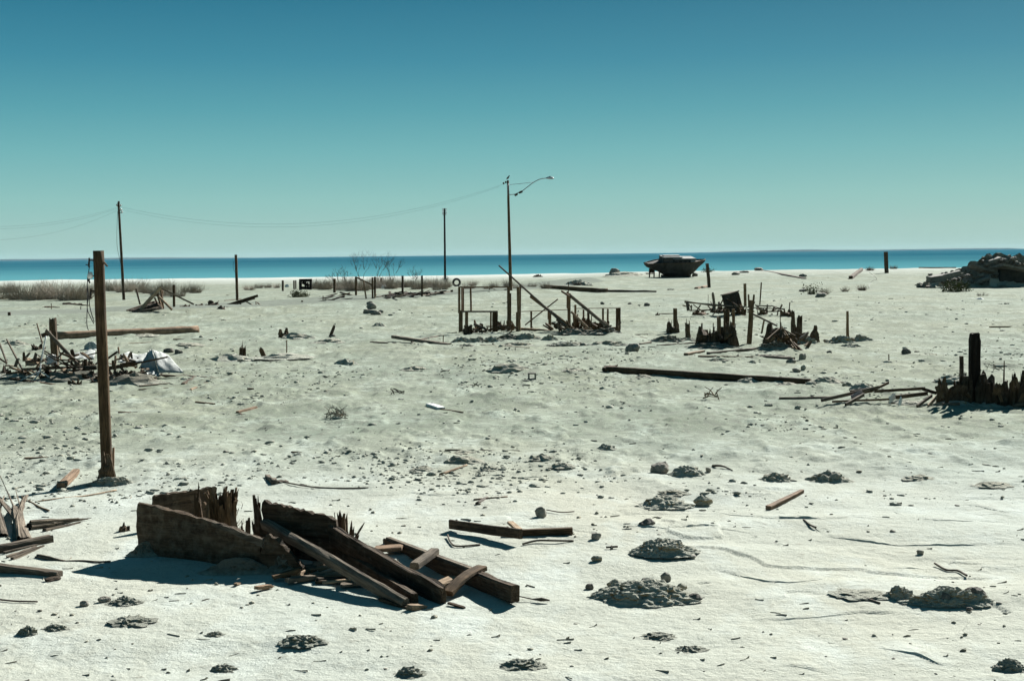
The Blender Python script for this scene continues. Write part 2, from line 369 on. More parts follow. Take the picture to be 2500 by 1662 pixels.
def shard_mesh(rx, ry, h, n, r, spread=.25, hmin=.35, prof=None, core=.62):
    V = []; F = []
    def spike(x, y, hh, rad, dx, dy, st, rings, K):
        b0 = len(V); tw = r.random()*3
        for i, (s, k2) in enumerate(rings):
            jx, jy = r.uniform(-.2, .2)*rad*k2, r.uniform(-.2, .2)*rad*k2
            for j in range(K):
                an = 6.283*j/K+r.uniform(-.25, .25)+tw; e = r.uniform(.75, 1.15)
                V.append((x+dx*s*s+math.cos(an)*rad*k2*st*e+jx, y+dy*s*s+math.sin(an)*rad*k2/st*e+jy, -.15*h+(1.15*hh)*s+(r.uniform(-.05, .05)*hh if 0 < i < len(rings)-1 else 0)))
        for i in range(len(rings)-1):
            for j in range(K): F.append((b0+i*K+j, b0+i*K+(j+1) % K, b0+(i+1)*K+(j+1) % K, b0+(i+1)*K+j))
        F.append(tuple(b0+(len(rings)-1)*K+j for j in range(K)))
    if core:                         # the solid rotten heart of the stump
        sx0 = (rx/ry)**.5; spike(0, 0, h*core*(prof(0) if prof else 1), .88*math.sqrt(rx*ry), 0, 0, sx0, [(0, 1.15), (.4, 1.), (.75, .85), (.92, .6), (1, .3)], 10)
    for k in range(n):
        a = r.random()*6.283; q_ = math.sqrt(r.random()) if k else .2; x = rx*q_*math.cos(a); y = ry*q_*math.sin(a)
        hh = h*(r.uniform(hmin, 1) if k else 1)
        if prof: hh *= prof(x/rx)
        rad = (.10+.42*r.random()**2)*math.sqrt(rx*ry)*(1.2 if n < 12 else .9) + .004; dx = (x/rx)*spread*hh*.5+r.uniform(-.08, .08)*hh; dy = (y/ry)*spread*hh*.5
        t = r.uniform(.55, .8); spike(x, y, hh, rad, dx, dy, r.uniform(.6, 1.7), [(0, 1.15), (.35, 1), (t, .8), (r.uniform(t+.08, .95), .55), (1, r.choice([.05, .15, .35, .5]))], 6)
    return pydata('stump', V, F)
def stump(base, wpx, hpx, n=14, mat='stump', label=None, cat='stump', group=None, parent=None, name='rotten_stump', spread=.15, hmin=.35, deep=.8, prof=None, seed=None, core=.62):
    g = gp(base); s = mpp(g); r = rng(seed)
    me = shard_mesh(wpx*s/2*.82, wpx*s/2*deep, hpx*s, n, r, spread, hmin, prof, core)
    o = link(name, me, mat, parent, Matrix.Translation(g))
    if not parent: tag(o, label, cat, group)
    return o
def splinter_bundle(name, p0, p1, w_, t_, n, mat, label, cat, seed=None, spread=.3):
    me = shard_mesh(w_/2, t_/2, (p1-p0).length, n, rng(seed), spread, .5, None, .5)
    return tag(link(name, me, mat, None, axis(p0, p1)), label, cat)
_ico = {}
def ico(sub):
    if sub not in _ico:
        bm = bmesh.new(); bmesh.ops.create_icosphere(bm, subdivisions=sub, radius=1)
        _ico[sub] = ([v.co.copy() for v in bm.verts], [tuple(v.index for v in f.verts) for f in bm.faces]); bm.free()
    return _ico[sub]
def mound(base, wpx, hpx, mat='mud', label=None, cat='mound', group=None, parent=None, name='dirt_mound', deep=.8, rough=.35, sub=4, fr=2.6):
    """base: the pixel at the middle of the mound's front foot"""
    g = gp(base); s = mpp(g); r = rng(); a = wpx*s/2; b = a*deep; h = hpx*s; g = g+Vector((0, b*.8, 0)); g.z = hz(g.x, g.y)
    off = Vector((r.random()*40, r.random()*40, r.random()*40)); vs, fs = ico(sub); V = []
    for v in vs:
        u = Vector((v.x, v.y, v.z*.7)); lo = mnoise.fractal(u*fr*.8+off, 1.0, 2.1, 3); hi = mnoise.fractal(u*fr*4+off*2, .7, 2.1, 4)
        k = 1+rough*.55*lo+rough*.30*hi; c = max(0, v.z)
        z = (c**1.1)*h*.66*(1+rough*.7*lo+rough*.45*hi) if v.z > 0 else v.z*h*.4
        k2 = k*(1+.40*(1-abs(v.z))**3)
        V.append((v.x*a*k2, v.y*b*k2, z))
    o = link(name, pydata('mound', V, fs), mat, parent, Matrix.Translation(g), False)
    if not parent: tag(o, label, cat, group)
    return o
def rock_mesh(a, b, c, r, sub=3):
    vs, fs = ico(sub); pl = []
    for _ in range(11):
        d = Vector((r.gauss(0, 1), r.gauss(0, 1), r.gauss(0, 1))).normalized(); pl.append((d, r.uniform(.62, .9)))
    off = Vector((r.random()*40, r.random()*40, 0)); V = []
    for v in vs:
        k = 1.0
        for d, m_ in pl:
            t = v.dot(d)
            if t > 0: k = min(k, m_/t)
        k *= 1+.10*mnoise.fractal(v*2.5+off, 1, 2, 4); V.append((v.x*a*k, v.y*b*k, v.z*c*k))
    return pydata('rock', V, fs)
def rock(base, wpx, hpx, mat='rock', label=None, cat='rock', group=None, parent=None, name='rock', deep=.8, sub=3, seed=None):
    g = gp(base); s = mpp(g); a = wpx*s/2*1.15; c = hpx*s*.62; g = g+Vector((0, a*deep*.6, c*.55)); r = rng(seed)
    o = link(name, rock_mesh(a, a*deep, c, r, sub), mat, parent, Matrix.Translation(g) @ Matrix.Rotation(r.random()*.6-.3, 4, 'Z'))
    if not parent: tag(o, label, cat, group)
    return o
def tube(name, pts, rad, mat, label=None, cat=None, group=None, parent=None, K=6):
    pts = [Vector(p) for p in pts]; rads = rad if isinstance(rad, (list, tuple)) else [rad]*len(pts); o0 = pts[0].copy(); V = []; F = []
    for i, p in enumerate(pts):
        t = (pts[min(i+1, len(pts)-1)]-pts[max(i-1, 0)]).normalized(); u = Vector((0, 0, 1)) if abs(t.z) < .9 else Vector((0, 1, 0))
        x = u.cross(t).normalized(); y = t.cross(x)
        for j in range(K):
            an = 6.283185*j/K; V.append(tuple(p-o0+(x*math.cos(an)+y*math.sin(an))*rads[i]))
    for i in range(len(pts)-1):
        for j in range(K): F.append((i*K+j, i*K+(j+1) % K, (i+1)*K+(j+1) % K, (i+1)*K+j))
    F.append(tuple(range(K))[::-1]); F.append(tuple((len(pts)-1)*K+j for j in range(K)))
    o = link(name, pydata('tube', V, F), mat, parent, Matrix.Translation(o0), True)
    if not parent: tag(o, label, cat, group)
    return o
def smoothpts(pts, n=6):
    pts = [Vector(p) for p in pts]; o = []
    for i in range(len(pts)-1):
        p0 = pts[max(i-1, 0)]; p1 = pts[i]; p2 = pts[i+1]; p3 = pts[min(i+2, len(pts)-1)]
        for k in range(n):
            t = k/n; o.append(.5*((2*p1)+(p2-p0)*t+(2*p0-5*p1+4*p2-p3)*t*t+(3*p1-p0-3*p2+p3)*t**3))
    return o+[pts[-1]]
def slab(name, top, bot, A, B, thick, mat, parent=None, label=None, cat=None, group=None, zbot=-.12, cols=26, rows=9, rough=.012, edge=.01):
    """an upright board standing on the ground line A-B; its top (and bottom) edges are traced on its plane"""
    A = A.copy(); B = B.copy(); A.z = B.z = 0; d = (B-A).normalized(); nrm = Vector((d.y, -d.x, 0))
    if nrm.y > 0: nrm = -nrm
    cpos = Vector((0, 0, CAMZ))
    def hit(p): r_ = ray(p); return cpos+r_*((A-cpos).dot(nrm)/r_.dot(nrm))
    tp = [hit(p) for p in top]; ts = [(p-A).dot(d) for p in tp]; tz = [p.z for p in tp]
    if bot: bp = [hit(p) for p in bot]; bs = [(p-A).dot(d) for p in bp]; bz = [p.z for p in bp]
    r = rng(); off = r.random()*30; V = []; F = []
    for side in (0, 1):
        for i in range(cols+1):
            s = ts[0]+(ts[-1]-ts[0])*i/cols; z1 = float(np.interp(s, ts, tz))+r.uniform(-1, 1)*edge; z0 = float(np.interp(s, bs, bz)) if bot else zbot
            for j in range(rows+1):
                z = z0+(z1-z0)*j/rows; b_ = rough*mnoise.fractal(Vector((s*2.2+off, z*6, side*9)), 1, 2, 4)
                p = A+d*s+nrm*((thick/2 if side == 0 else -thick/2)+b_); ex = 0
                if i in (0, cols): p = p+d*r.uniform(-1, 1)*edge
                V.append((p.x-A.x, p.y-A.y, z))
    N = (cols+1)*(rows+1); ix = lambda sd, i, j: sd*N+i*(rows+1)+j
    for i in range(cols):
        for j in range(rows):
            F.append((ix(0,i,j), ix(0,i+1,j), ix(0,i+1,j+1), ix(0,i,j+1))); F.append((ix(1,i,j), ix(1,i,j+1), ix(1,i+1,j+1), ix(1,i+1,j)))
        F.append((ix(0,i,rows), ix(0,i+1,rows), ix(1,i+1,rows), ix(1,i,rows))); F.append((ix(0,i,0), ix(1,i,0), ix(1,i+1,0), ix(0,i+1,0)))
    for j in range(rows):
        F.append((ix(0,0,j), ix(0,0,j+1), ix(1,0,j+1), ix(1,0,j))); F.append((ix(0,cols,j), ix(1,cols,j), ix(1,cols,j+1), ix(0,cols,j+1)))
    # local z axis along the grain (the board's length)
    me = pydata('board', V, F)
    o = link(name, me, mat, parent, Matrix.Translation(A))
    # turn the mesh so that the local z runs along the board
    Rm = Matrix((Vector((0,0,1)), -nrm, d)).transposed().to_4x4()
    me.transform(Rm.inverted()); 
    if parent is not None: o.matrix_local = Matrix.Translation(A-parent.location) @ Rm
    else: o.matrix_world = Matrix.Translation(A) @ Rm; tag(o, label, cat, group)
    return o
def box_mesh(sx_, sy_, sz_, bev=.01, jit=0., r=None):
    bm = bmesh.new(); bmesh.ops.create_cube(bm, size=1)
    for v in bm.verts: v.co = Vector((v.co.x*sx_, v.co.y*sy_, v.co.z*sz_))
    if bev: bmesh.ops.bevel(bm, geom=bm.edges[:], offset=bev, segments=1, affect='EDGES')
    if jit:
        for v in bm.verts: v.co += Vector((r.uniform(-1,1), r.uniform(-1,1), r.uniform(-1,1)))*jit
    me = bpy.data.meshes.new('box'); bm.to_mesh(me); bm.free(); return me

# ------------------------------------------------------------------ the setting
def build_ground():
    pys = np.arange(1830, 664, -1.75); hor = 621.5
    ys = FPX*CAMZ/(pys-hor)
    ys = np.concatenate([[-120, -60, -30, -15, -6, 0, 3, 5, 6.5, 7.6], ys, [242, 250, 262, 280, 320]])
    u = np.linspace(-1, 1, 921); inner = u
    x = np.outer(np.abs(ys)*.44+3.5, inner)
    ext = np.array([1.08, 1.25, 1.6, 2.3, 4, 9]); base = (np.abs(ys)*.44+3.5)[:, None]
    xr = base*ext[None, :] + np.array([0, 0, 2, 10, 60, 260])[None, :]
    X = np.concatenate([-xr[:, ::-1], x, xr], axis=1); Y = np.repeat(ys[:, None], X.shape[1], axis=1)
    Z = H(X, Y, True)
    V = np.stack([X, Y, Z], -1).reshape(-1, 3); nr, nc = X.shape
    i = np.arange(nr-1)[:, None]*nc+np.arange(nc-1)[None, :]
    Q = np.stack([i, i+1, i+nc+1, i+nc], -1).reshape(-1, 4)
    o = link('ground', npmesh('ground', V, Q), 'ground'); tag(o, kind='structure')
    return o
GROUND = build_ground()
def crust_lips():
    for k, (lx, ly) in enumerate(LIPS):
        xs = np.arange(lx[0], lx[-1], .022); ys = np.interp(xs, lx, ly)+.16*(fbm(xs/.7, xs*0, 2, 91)-.5)+.03*(fbm(xs/.12, xs*0+k, 2, 92)-.5)
        zs = H(xs, ys, True); e = np.minimum(sstep(0, .4, xs-xs[0]), sstep(0, .4, xs[-1]-xs))
        am = e*.010*np.clip(2.4*fbm(xs/.45, xs*0+k, 3, 97)-.45, .05, 1.3); V = []; F = []
        for x, y, z, a_ in zip(xs, ys, zs, am):
            V += [(x, y-.03, z-.012), (x, y-.004, z+a_), (x, y+.02, z+a_*1.02), (x, y+.10+3*a_, z-.004)]
        for i in range(len(xs)-1):
            for j in range(3): F.append((i*4+j, (i+1)*4+j, (i+1)*4+j+1, i*4+j+1))
        link('crust_lip', pydata('crust_lip', V, F), 'ground', GROUND)
crust_lips()
def build_road():
    pts = smoothpts([Vector((x, y, 0)) for x, y in ROAD], 40); V = []; F = []; K = 9
    for i, p in enumerate(pts):
        t = (pts[min(i+1, len(pts)-1)]-pts[max(i-1, 0)]).normalized(); nrm = Vector((t.y, -t.x, 0))
        for j in range(K):
            c = p+nrm*((j/(K-1)-.5)*6.4*min(1., (len(pts)-1-i)/30+.12)+.35*mnoise.noise((p.x*.3, p.y*.3, 1 if j == 0 else 2))*(1 if j in (0, K-1) else 0))
            V.append((c.x, c.y, float(H(np.array([c.x]), np.array([c.y]), False)[0])+(.055 if 0 < j < K-1 else -.03)))
    for i in range(len(pts)-1):
        for j in range(K-1): F.append((i*K+j, i*K+j+1, (i+1)*K+j+1, (i+1)*K+j))
    tag(link('road', pydata('road', V, F), 'road', smooth=True), kind='structure')
build_road()
def build_water():
    ys = [205, 300, 600, 1500, 4000, 9000, 16000]; V = []; F = []
    for y in ys: V += [(-9000-y, y, -.5), (9000+y, y, -.5)]
    for i in range(len(ys)-1): F.append((2*i, 2*i+1, 2*i+3, 2*i+2))
    tag(link('lake_water', pydata('water', V, F), 'water'), kind='structure')
build_water()
def hills(x0, x1, D, hts, wid):
    xs = np.linspace(x0, x1, 160); V = []; F = []
    prof = [(-1, 0), (-.4, .55), (0, 1), (.4, .6), (1, 0)]
    for x in xs:
        h = float(np.interp(x, [k for k, _ in hts], [v for _, v in hts]))*(.7+.6*float(fbm(np.array([x/900.]), np.array([D/900.]), 4, 7)[0]))
        for a, k in prof: V.append((x, D+a*wid, -1+h*k))
    for i in range(len(xs)-1):
        for j in range(4): F.append((i*5+j, (i+1)*5+j, (i+1)*5+j+1, i*5+j+1))
    tag(link('hills', pydata('hills', V, F), 'hill', smooth=True), kind='structure')
hills(1300, 4700, 13200, [(1300, 0), (1900, 4), (2450, 15), (2800, 18), (3050, 12), (3400, 7), (3700, 9), (4700, 10)], 500)
hills(-6200, -2300, 13000, [(-6200, 15), (-4800, 15), (-4300, 11), (-3600, 15), (-3000, 8), (-2300, 0)], 500)

# loose stuff nobody could count: clods of crust over the flat, fine wood chips
def clods(name, n, dist, size, flatn, mat, seed, lab, mask=None, label=None):
    rs = np.random.RandomState(seed); vs, fs = ico(1); base = np.array([v[:] for v in vs]); tri = np.array(fs)
    # spread evenly over the picture of the ground, so denser on near ground
    y0, y1 = dist; t = rs.rand(n*4); py = FPX*CAMZ/y1+(FPX*CAMZ/y0-FPX*CAMZ/y1)*t; Y = FPX*CAMZ/py; X = (rs.rand(n*4)*2-1)*(Y*.42+1.5)
    keep = np.ones(n*4, bool)
    if mask is not None: keep = rs.rand(n*4) < mask(X, Y)
    X = X[keep][:n]; Y = Y[keep][:n]; n = len(X)
    rad = size[0]+(size[1]-size[0])*rs.rand(n)**4
    rad *= (Y/14)**.45
    sc_ = np.stack([rad*(.7+.9*rs.rand(n)), rad*(.7+.6*rs.rand(n)), rad*(flatn[0]+(flatn[1]-flatn[0])*rs.rand(n))], -1)
    ang = rs.rand(n)*6.283; ca, sa = np.cos(ang), np.sin(ang); nb = len(base)
    jit = 1+.95*(rs.rand(n, nb)-.5)
    P = base[None]*jit[..., None]*sc_[:, None, :]
    PX = P[..., 0]*ca[:, None]-P[..., 1]*sa[:, None]; PY = P[..., 0]*sa[:, None]+P[..., 1]*ca[:, None]
    Z0 = H(X, Y, True)
    V = np.stack([PX+X[:, None], PY+Y[:, None], P[..., 2]+(Z0+sc_[:, 2]*.35)[:, None]], -1).reshape(-1, 3)
    T = (tri[None]+(np.arange(n)*nb)[:, None, None]).reshape(-1, 3)
    return tag(link(name, npmesh(name, V, T), mat), label, lab, kind='stuff')
dens = lambda x, y: .04+.96*sstep(.50, .64, fbm(x/1.7, y/2.6, 3, 141))
midd = lambda x, y: sstep(15.5, 20, y+3*(fbm(x/3, y/3, 2, 41)-.5))*(.08+.92*sstep(.46, .62, fbm(x/2.6, y/5, 3, 151)))*np.where(road_dist(x, y) < 4.5, .05, 1)
clods('crust_crumbs', 900, (9.0, 20), (.003, .026), (.35, .8), 'crust', 1, 'clods', dens, 'pale grey crumbs of salt crust strewn over the near sand')
clods('crust_clods', 3200, (16, 90), (.006, .055), (.25, .6), 'crust', 2, 'clods', midd, 'grey clods of broken crust covering the middle flat')
clods('fine_clods', 8000, (16.5, 48), (.004, .030), (.3, .7), 'crust', 7, 'clods', midd, 'fine crumbled crust texture over the middle flat')
clods('dark_pebbles', 160, (9.2, 45), (.005, .032), (.3, .7), 'rock', 3, 'pebbles', dens, 'small dark pebbles strewn between the crust clods')
def chips(n, seed):
    r = random.Random(seed); V = []; F = []
    ys = np.array([FPX*CAMZ/r.uniform(60, 1050) for _ in range(n)]); xs = np.array([r.uniform(-1, 1) for _ in range(n)])*ys*.4; zs = H(xs, ys, True)
    for x, y, z in zip(xs, ys, zs):
        L = r.uniform(.02, .16)*r.random()*(y/14)**.5+.02; a = r.gauss(0, .55)
        wd = r.uniform(.0015, .0045)*(y/14)**.8; dx, dy = math.cos(a)*L, math.sin(a)*L; b = len(V); bend = r.uniform(-.1, .1)*L
        for s in (0, .5, 1):
            cx, cy = x+dx*s-dy/L*bend*math.sin(3.14*s), y+dy*s+dx/L*bend*math.sin(3.14*s); k = wd*(1-.5*s)
            V += [(cx+dy/L*k, cy-dx/L*k, z), (cx-dy/L*k, cy+dx/L*k, z), (cx, cy, z+2.2*k+s*r.uniform(0, .02))]
        for i in (0, 3):
            for j in range(3): F.append((b+i+j, b+i+(j+1) % 3, b+i+3+(j+1) % 3, b+i+3+j))
    tag(link('twig_litter', pydata('twigs', V, F), 'twig'), 'thin dark twigs and splinters littering the sand', 'litter', kind='stuff')
chips(380, 4)

# ------------------------------------------------------------------ the sunken box of planks in the foreground
fa, fb = gp((328, 1350)), gp((642, 1394))
crib = thing('collapsed_plank_box', gp((480, 1372)), 'collapsed box of dark mud-caked planks half sunk in the foreground sand', 'wreckage')
slab('front_plank', [(338,1227),(345,1225),(356,1227),(372,1232),(400,1241),(440,1249),(500,1266),(560,1285),(600,1300),(640,1315)], None, fa, fb, .055, 'muddy', crib, edge=.011, rough=.022)
off = Vector((-.045, -.075, 0))
slab('trim_board', [(518,1273),(560,1287),(600,1301),(643,1317)], [(518,1283),(560,1298),(600,1316),(643,1336)], fa+off*.62, fb+off*.62, .03, 'grey', crib, cols=14, rows=4)
slab('side_panel', [(640,1312),(652,1303),(668,1306),(690,1326),(712,1352),(735,1378),(748,1392)], None, gp((638,1395)), gp((750,1404)), .05, 'dark', crib, cols=16, rough=.03, edge=.02)
slab('rear_plank', [(374,1212),(378,1209),(450,1199),(526,1187)], None, gp((372,1290)), gp((530,1262)), .06, 'dark', crib, edge=.014)
slab('rear_plank', [(643,1224),(650,1216),(666,1231),(672,1228),(730,1243),(800,1260),(822,1268)], None, gp((640,1352)), gp((830,1374)), .06, 'dark', crib, edge=.016)
stump((484, 1290), 30, 116, 9, 'brown', parent=crib, name='splintered_post', spread=-.25, deep=.7, hmin=.5, seed=3)
stump((545, 1292), 62, 106, 44, 'brown', parent=crib, name='splintered_post', spread=.42, deep=.5, hmin=.55, seed=5)
stump((633, 1345), 34, 140, 12, 'stump', parent=crib, name='splintered_post', spread=.05, deep=.6, hmin=.55, seed=9)
stump((596, 1340), 30, 72, 5, 'brown', parent=crib, name='splintered_post', spread=.1, deep=.6, hmin=.5, seed=12)
stump((832, 1345), 60, 102, 34, 'stump', parent=crib, name='splintered_post', spread=.12, deep=.6, hmin=.45, seed=14)
stump((765, 1352), 60, 88, 30, 'stump', parent=crib, name='splintered_post', spread=.2, deep=.4, hmin=.35, seed=15)
def fibres(base, wpx, hpx, n, mat, parent, seed, name='root_fibres'):
    g = gp(base); s = mpp(g); r = rng(seed); V = []; F = []
    for _ in range(n):
        p = Vector((r.uniform(-1, 1)*wpx*s/2, r.uniform(-.1, .1), r.uniform(0, .6)*hpx*s)); d = Vector((r.gauss(0, .7), r.gauss(0, .5), r.gauss(.5, .6))).normalized(); L = r.uniform(.05, .22); b = len(V); k = r.uniform(.002, .005)
        for i in range(4):
            d = (d+Vector((r.gauss(0, .3), r.gauss(0, .3), r.gauss(-.1, .3)))).normalized(); kk = k*(1-i*.22)
            V += [tuple(p+Vector((kk, 0, 0))), tuple(p+Vector((-kk, kk, 0))), tuple(p+Vector((0, -kk, kk)))]; p = p+d*L/3
        for i in range(3):
            for j in range(3): F.append((b+i*3+j, b+i*3+(j+1) % 3, b+i*3+3+(j+1) % 3, b+i*3+3+j))
    return link(name, pydata('fibres', V, F), mat, parent, Matrix.Translation(g))
fibres((760, 1345), 110, 95, 70, 'grey', crib, 21); fibres((560, 1285), 70, 80, 35, 'brown', crib, 22); fibres((680, 1350), 90, 80, 40, 'twigdark', crib, 23)
r = rng(77)
for k, (x, y, h_) in enumerate([(470,1300,60),(505,1300,80),(530,1290,95),(560,1292,90),(578,1296,70),(606,1330,80),(640,1340,105),(652,1345,95),(700,1350,70),(735,1352,66),(790,1352,70),(812,1350,90),(850,1348,76),(862,1350,50)]):
    g_ = gp((x, y)); L_ = h_*mpp(g_)*r.uniform(.75, 1.05); tip = g_+Vector((r.gauss(0, .045), r.gauss(0, .05), L_*.9))
    beam('torn_stave', g_-Vector((0, 0, .1)), tip, r.uniform(.03, .075), r.uniform(.015, .03), r.choice(['brown', 'stump', 'dark']), parent=crib, jag1=L_*.3, taper=.85, rough=.22, twist=r.uniform(-.6, .6))
for k in range(46):                     # rotten strips and slats tangled in the middle of the box
    x = r.uniform(618, 872); y = r.uniform(1330, 1372); g_ = gp((x, y)); L_ = r.uniform(.08, .32); an = r.gauss(0, .4)
    b_ = g_+Vector((0, 0, r.uniform(-.05, .12))); beam('torn_stave', b_, b_+Vector((math.sin(an)*L_, r.gauss(0, .08), math.cos(an)*L_*.85)), r.uniform(.012, .06), r.uniform(.008, .025), r.choice(['brown', 'stump', 'dark', 'dark']), parent=crib, jag1=L_*.3, taper=.7, rough=.2, twist=r.uniform(-1, 1))
for k in range(16):
    x = r.uniform(640, 900); y = 1395+(x-640)*.13+r.uniform(-14, 22); g_ = gp((x, y), r.uniform(.0, .06)); an = r.gauss(.35, .4); L_ = r.uniform(.15, .5)
    beam('broken_slat', g_, g_+Vector((math.cos(an)*L_, math.sin(an)*L_*.6, r.uniform(0, .07))), r.uniform(.03, .09), r.uniform(.015, .035), r.choice(['grey', 'tan', 'brown', 'grey', 'dark']), parent=crib, jag1=.05, rough=.15)
mound((580, 1402), 150, 55, 'darkmud', 'rounded bank of dried mud against the front plank of the sunken box', rough=.22, deep=.3)
mound((355, 1358), 70, 50, 'darkmud', 'small mud heap at the left corner of the sunken box', rough=.25, deep=.5)
mound((700, 1402), 90, 66, 'darkmud', 'dark mud heap under the slanting beams beside the sunken box', rough=.4, deep=.5)
mound((468, 1302), 100, 40, 'crust', 'pale crumbly sand heap inside the sunken box behind the splintered post', rough=.4, deep=.5)

G = 'beams fallen against the sunken box'
beam('fallen_beam', at((646, 1279), 13.75), gp((992, 1484), .03), .085, .10, 'grey', 'thin grey beam slanting from the sunken box, frontmost of the fallen beams', 'beam', G, twist=.3, rough=.10, bend=.015)
beam('fallen_beam', at((806, 1302), 13.55), gp((1086, 1476), .07), .075, .19, 'dark', 'thick dark beam slanting down from the frayed posts, middle of the fallen beams', 'beam', G, jag1=.05, rough=.09, bend=-.02)
beam('fallen_beam', at((828, 1352), 13.45), gp((1012, 1478), .04), .07, .13, 'dark', 'dark beam lying low just under the thick middle beam', 'beam', G)
b3 = thing('fallen_beam', gp((1100, 1420)), 'heavy dark beam at the right end of the wreck, ending in a square cut', 'beam', G)
p30, p31 = at((944, 1330), 14.25), gp((1258, 1474), .085)
beam('beam_body', p30, p31, .085, .15, 'dark', parent=b3, rough=.09)
upv = Vector((.02, -.035, .082)); beam('top_strip', p30+upv, p30.lerp(p31, .72)+upv, .05, .02, 'grey', parent=b3)
beam('cross_board', gp((1012, 1416), .13), gp((1062, 1388), .17), .09, .07, 'grey', 'short grey board wedged between the middle and right fallen beams', 'board')
beam('cross_board', gp((1092, 1462), .05), gp((1178, 1428), .16), .11, .05, 'brown', 'curved brown board propped against the right fallen beam near its lower end', 'board', bend=.03)
beam('cross_board', gp((915, 1352), .05), gp((985, 1352), .07), .16, .04, 'red', 'rusty brown flat piece lying behind the middle fallen beam', 'board')
beam('cross_board', gp((1060, 1440), .03), gp((1108, 1424), .05), .10, .04, 'tan', 'pale sunlit board end lying between the right fallen beams', 'board')
r = rng(7)
for i, (a, b, hh, mt, lb) in enumerate([
    ((722,1412), (800,1375), 14, 'tan', 'pale board end poking out left of the thin fallen beam, uppermost'),
    ((760,1412), (850,1392), 9, 'tan', 'narrow pale slat under the thin fallen beam, second from the top'),
    ((700,1425), (822,1405), 11, 'grey', 'grey slat in the pile under the thin fallen beam, nearest the mud heap'),
    ((775,1422), (890,1410), 10, 'grey', 'grey slat lying under the middle of the thin fallen beam'),
    ((840,1434), (905,1426), 6, 'tan', 'thin pale lath on the sunlit sand beneath the fallen beams'),
    ((626,1442), (668,1432), 9, 'red', 'small reddish splinter at the shadow edge of the sunken box'),
    ((575,1432), (586,1424), 5, 'tan', 'tiny pale splinter at the front edge of the box shadow'),
    ((1000,1492), (1040,1484), 13, 'tan', 'short pale board end at the foot of the fallen beams'),
    ((930,1470), (1010,1490), 8, 'dark', 'dark stick at the foot of the thin fallen beam'),
    ((1095,1478), (1140,1486), 5, 'brown', 'brown splinter just right of the middle beam foot')]):
    lie(a, b, hh, mt, lb, 'splinter' if hh < 9 else 'wood scrap', name='wood_scrap', wide=1.8, z0=.02, jag1=.04, rough=.12)

# ------------------------------------------------------------------ tall pole stub on the left
pb = gp((262, 1172)); s_ = mpp(pb); pole = thing('pole_stub', pb, 'thick brown pole stub with insulator brackets standing alone at the left', 'pole')
pt = at((240, 612), pb.y)
dr = (pb-pt).normalized()
beam('shaft', pb+dr*.3, pt, .158, .158, 'pole', parent=pole, rnd=True, taper=.93, rough=.025, n=22)
stump((262, 1178), 58, 78, 18, 'stump', parent=pole, name='frayed_foot', spread=-.35, deep=.8, hmin=.4)
post((276, 1165), (277, 1092), 5, 'red', parent=pole, name='splinter', sink=0)
beam('peg', at((254, 640), pb.y), at((262, 650), pb.y-.05), .02, .02, 'red', parent=pole)
for px, py, cer in ((222, 636, 0), (223, 674, 1), (226, 711, 0)):
    a = at((233, py), pb.y-.03); b = at((px-4, py-1), pb.y-.05)
    br = beam('bracket', a, b, .03, .018, 'iron', parent=pole)
    tube('bracket_hook', [b+Vector((0, 0, .03)), b, b+Vector((-.012, 0, -.07)), b+Vector((.0, 0, -.10))], .012, 'iron', parent=br)
    if cer: tube('insulator', [b+Vector((.012, -.02, -.04)), b+Vector((.012, -.02, .0)), b+Vector((.02, -.02, .05))], [.03, .04, .022], 'ceramic', parent=br, K=10)
for pts in ([(219,640),(217,660),(214,676),(213,700),(213,750),(212,790),(216,806)], [(221,676),(213,690),(216,720),(213,752),(220,772),(229,790)],
            [(222,712),(218,730),(220,752),(226,774),(230,786)], [(212,646),(209,646),(214,647)]):
    tube('dangling_wire', smoothpts([at(p, pb.y-.06) for p in pts]), .006, 'wire', parent=pole, K=5)
mound((262, 1186), 80, 26, 'crust', 'crumbly pale mound round the foot of the tall pole stub', rough=.5, deep=.6)
mound((296, 1184), 34, 22, 'crust', 'small crust lump just right of the tall pole stub foot', rough=.4)
beam('short_block', gp((148, 1196), .05), gp((186, 1160), .05), .10, .095, 'red', 'short squared reddish timber block lying left of the tall pole stub', 'block')

# ------------------------------------------------------------------ left edge foreground
splinter_bundle('frayed_timber', gp((54, 1300), .02), gp((14, 1206), .22), .17, .07, 7, 'grey', 'frayed grey timber propped up at the left edge', 'timber', 61, -.15)
splinter_bundle('frayed_timber', gp((2, 1296), .02), gp((-16, 1218), .15), .12, .06, 9, 'grey', 'second frayed timber cut off by the left picture edge', 'timber', 62, -.15)
splinter_bundle('split_log', gp((92, 1290), .04), gp((222, 1268), .02), .10, .08, 14, 'grey', 'split grey log with a long tapering tip left of the sunken box', 'log', 63, -.1)
lie((108, 1296), (196, 1276), 8, 'grey', 'splintered strip lying against the split grey log', 'splinter', name='log_splinter', taper=.4, rough=.2)
lie((-30, 1352), (125, 1322), 22, 'grey', 'grey beam with a square end reaching in from the left edge', 'beam', name='grey_beam', wide=1.2)
for i, (a, b) in enumerate([((10,1352),(100,1330)), ((18,1362),(92,1338)), ((30,1366),(106,1334))]):
    lie(a, b, 8, 'grey', ['upper splinter of the fan under the grey beam at the left edge', 'middle splinter of the fan under the grey beam at the left edge', 'lowest splinter of the fan under the grey beam at the left edge'][i], 'splinter', name='fan_splinter', rough=.2, jag1=.08, wide=1.2)
lie((92, 1360), (158, 1372), 12, 'grey', 'knobbly grey root end lying in front of the grey beam', 'root', name='root_end', rnd=True, rough=.3, taper=.6, wide=1.2)
tube('thin_root', smoothpts([gp((158,1372),.01), gp((200,1372),.015), gp((240,1374),.012), gp((270,1372),.01)]), .010, 'twigdark', 'thin dark root trailing toward the sunken box', 'root')
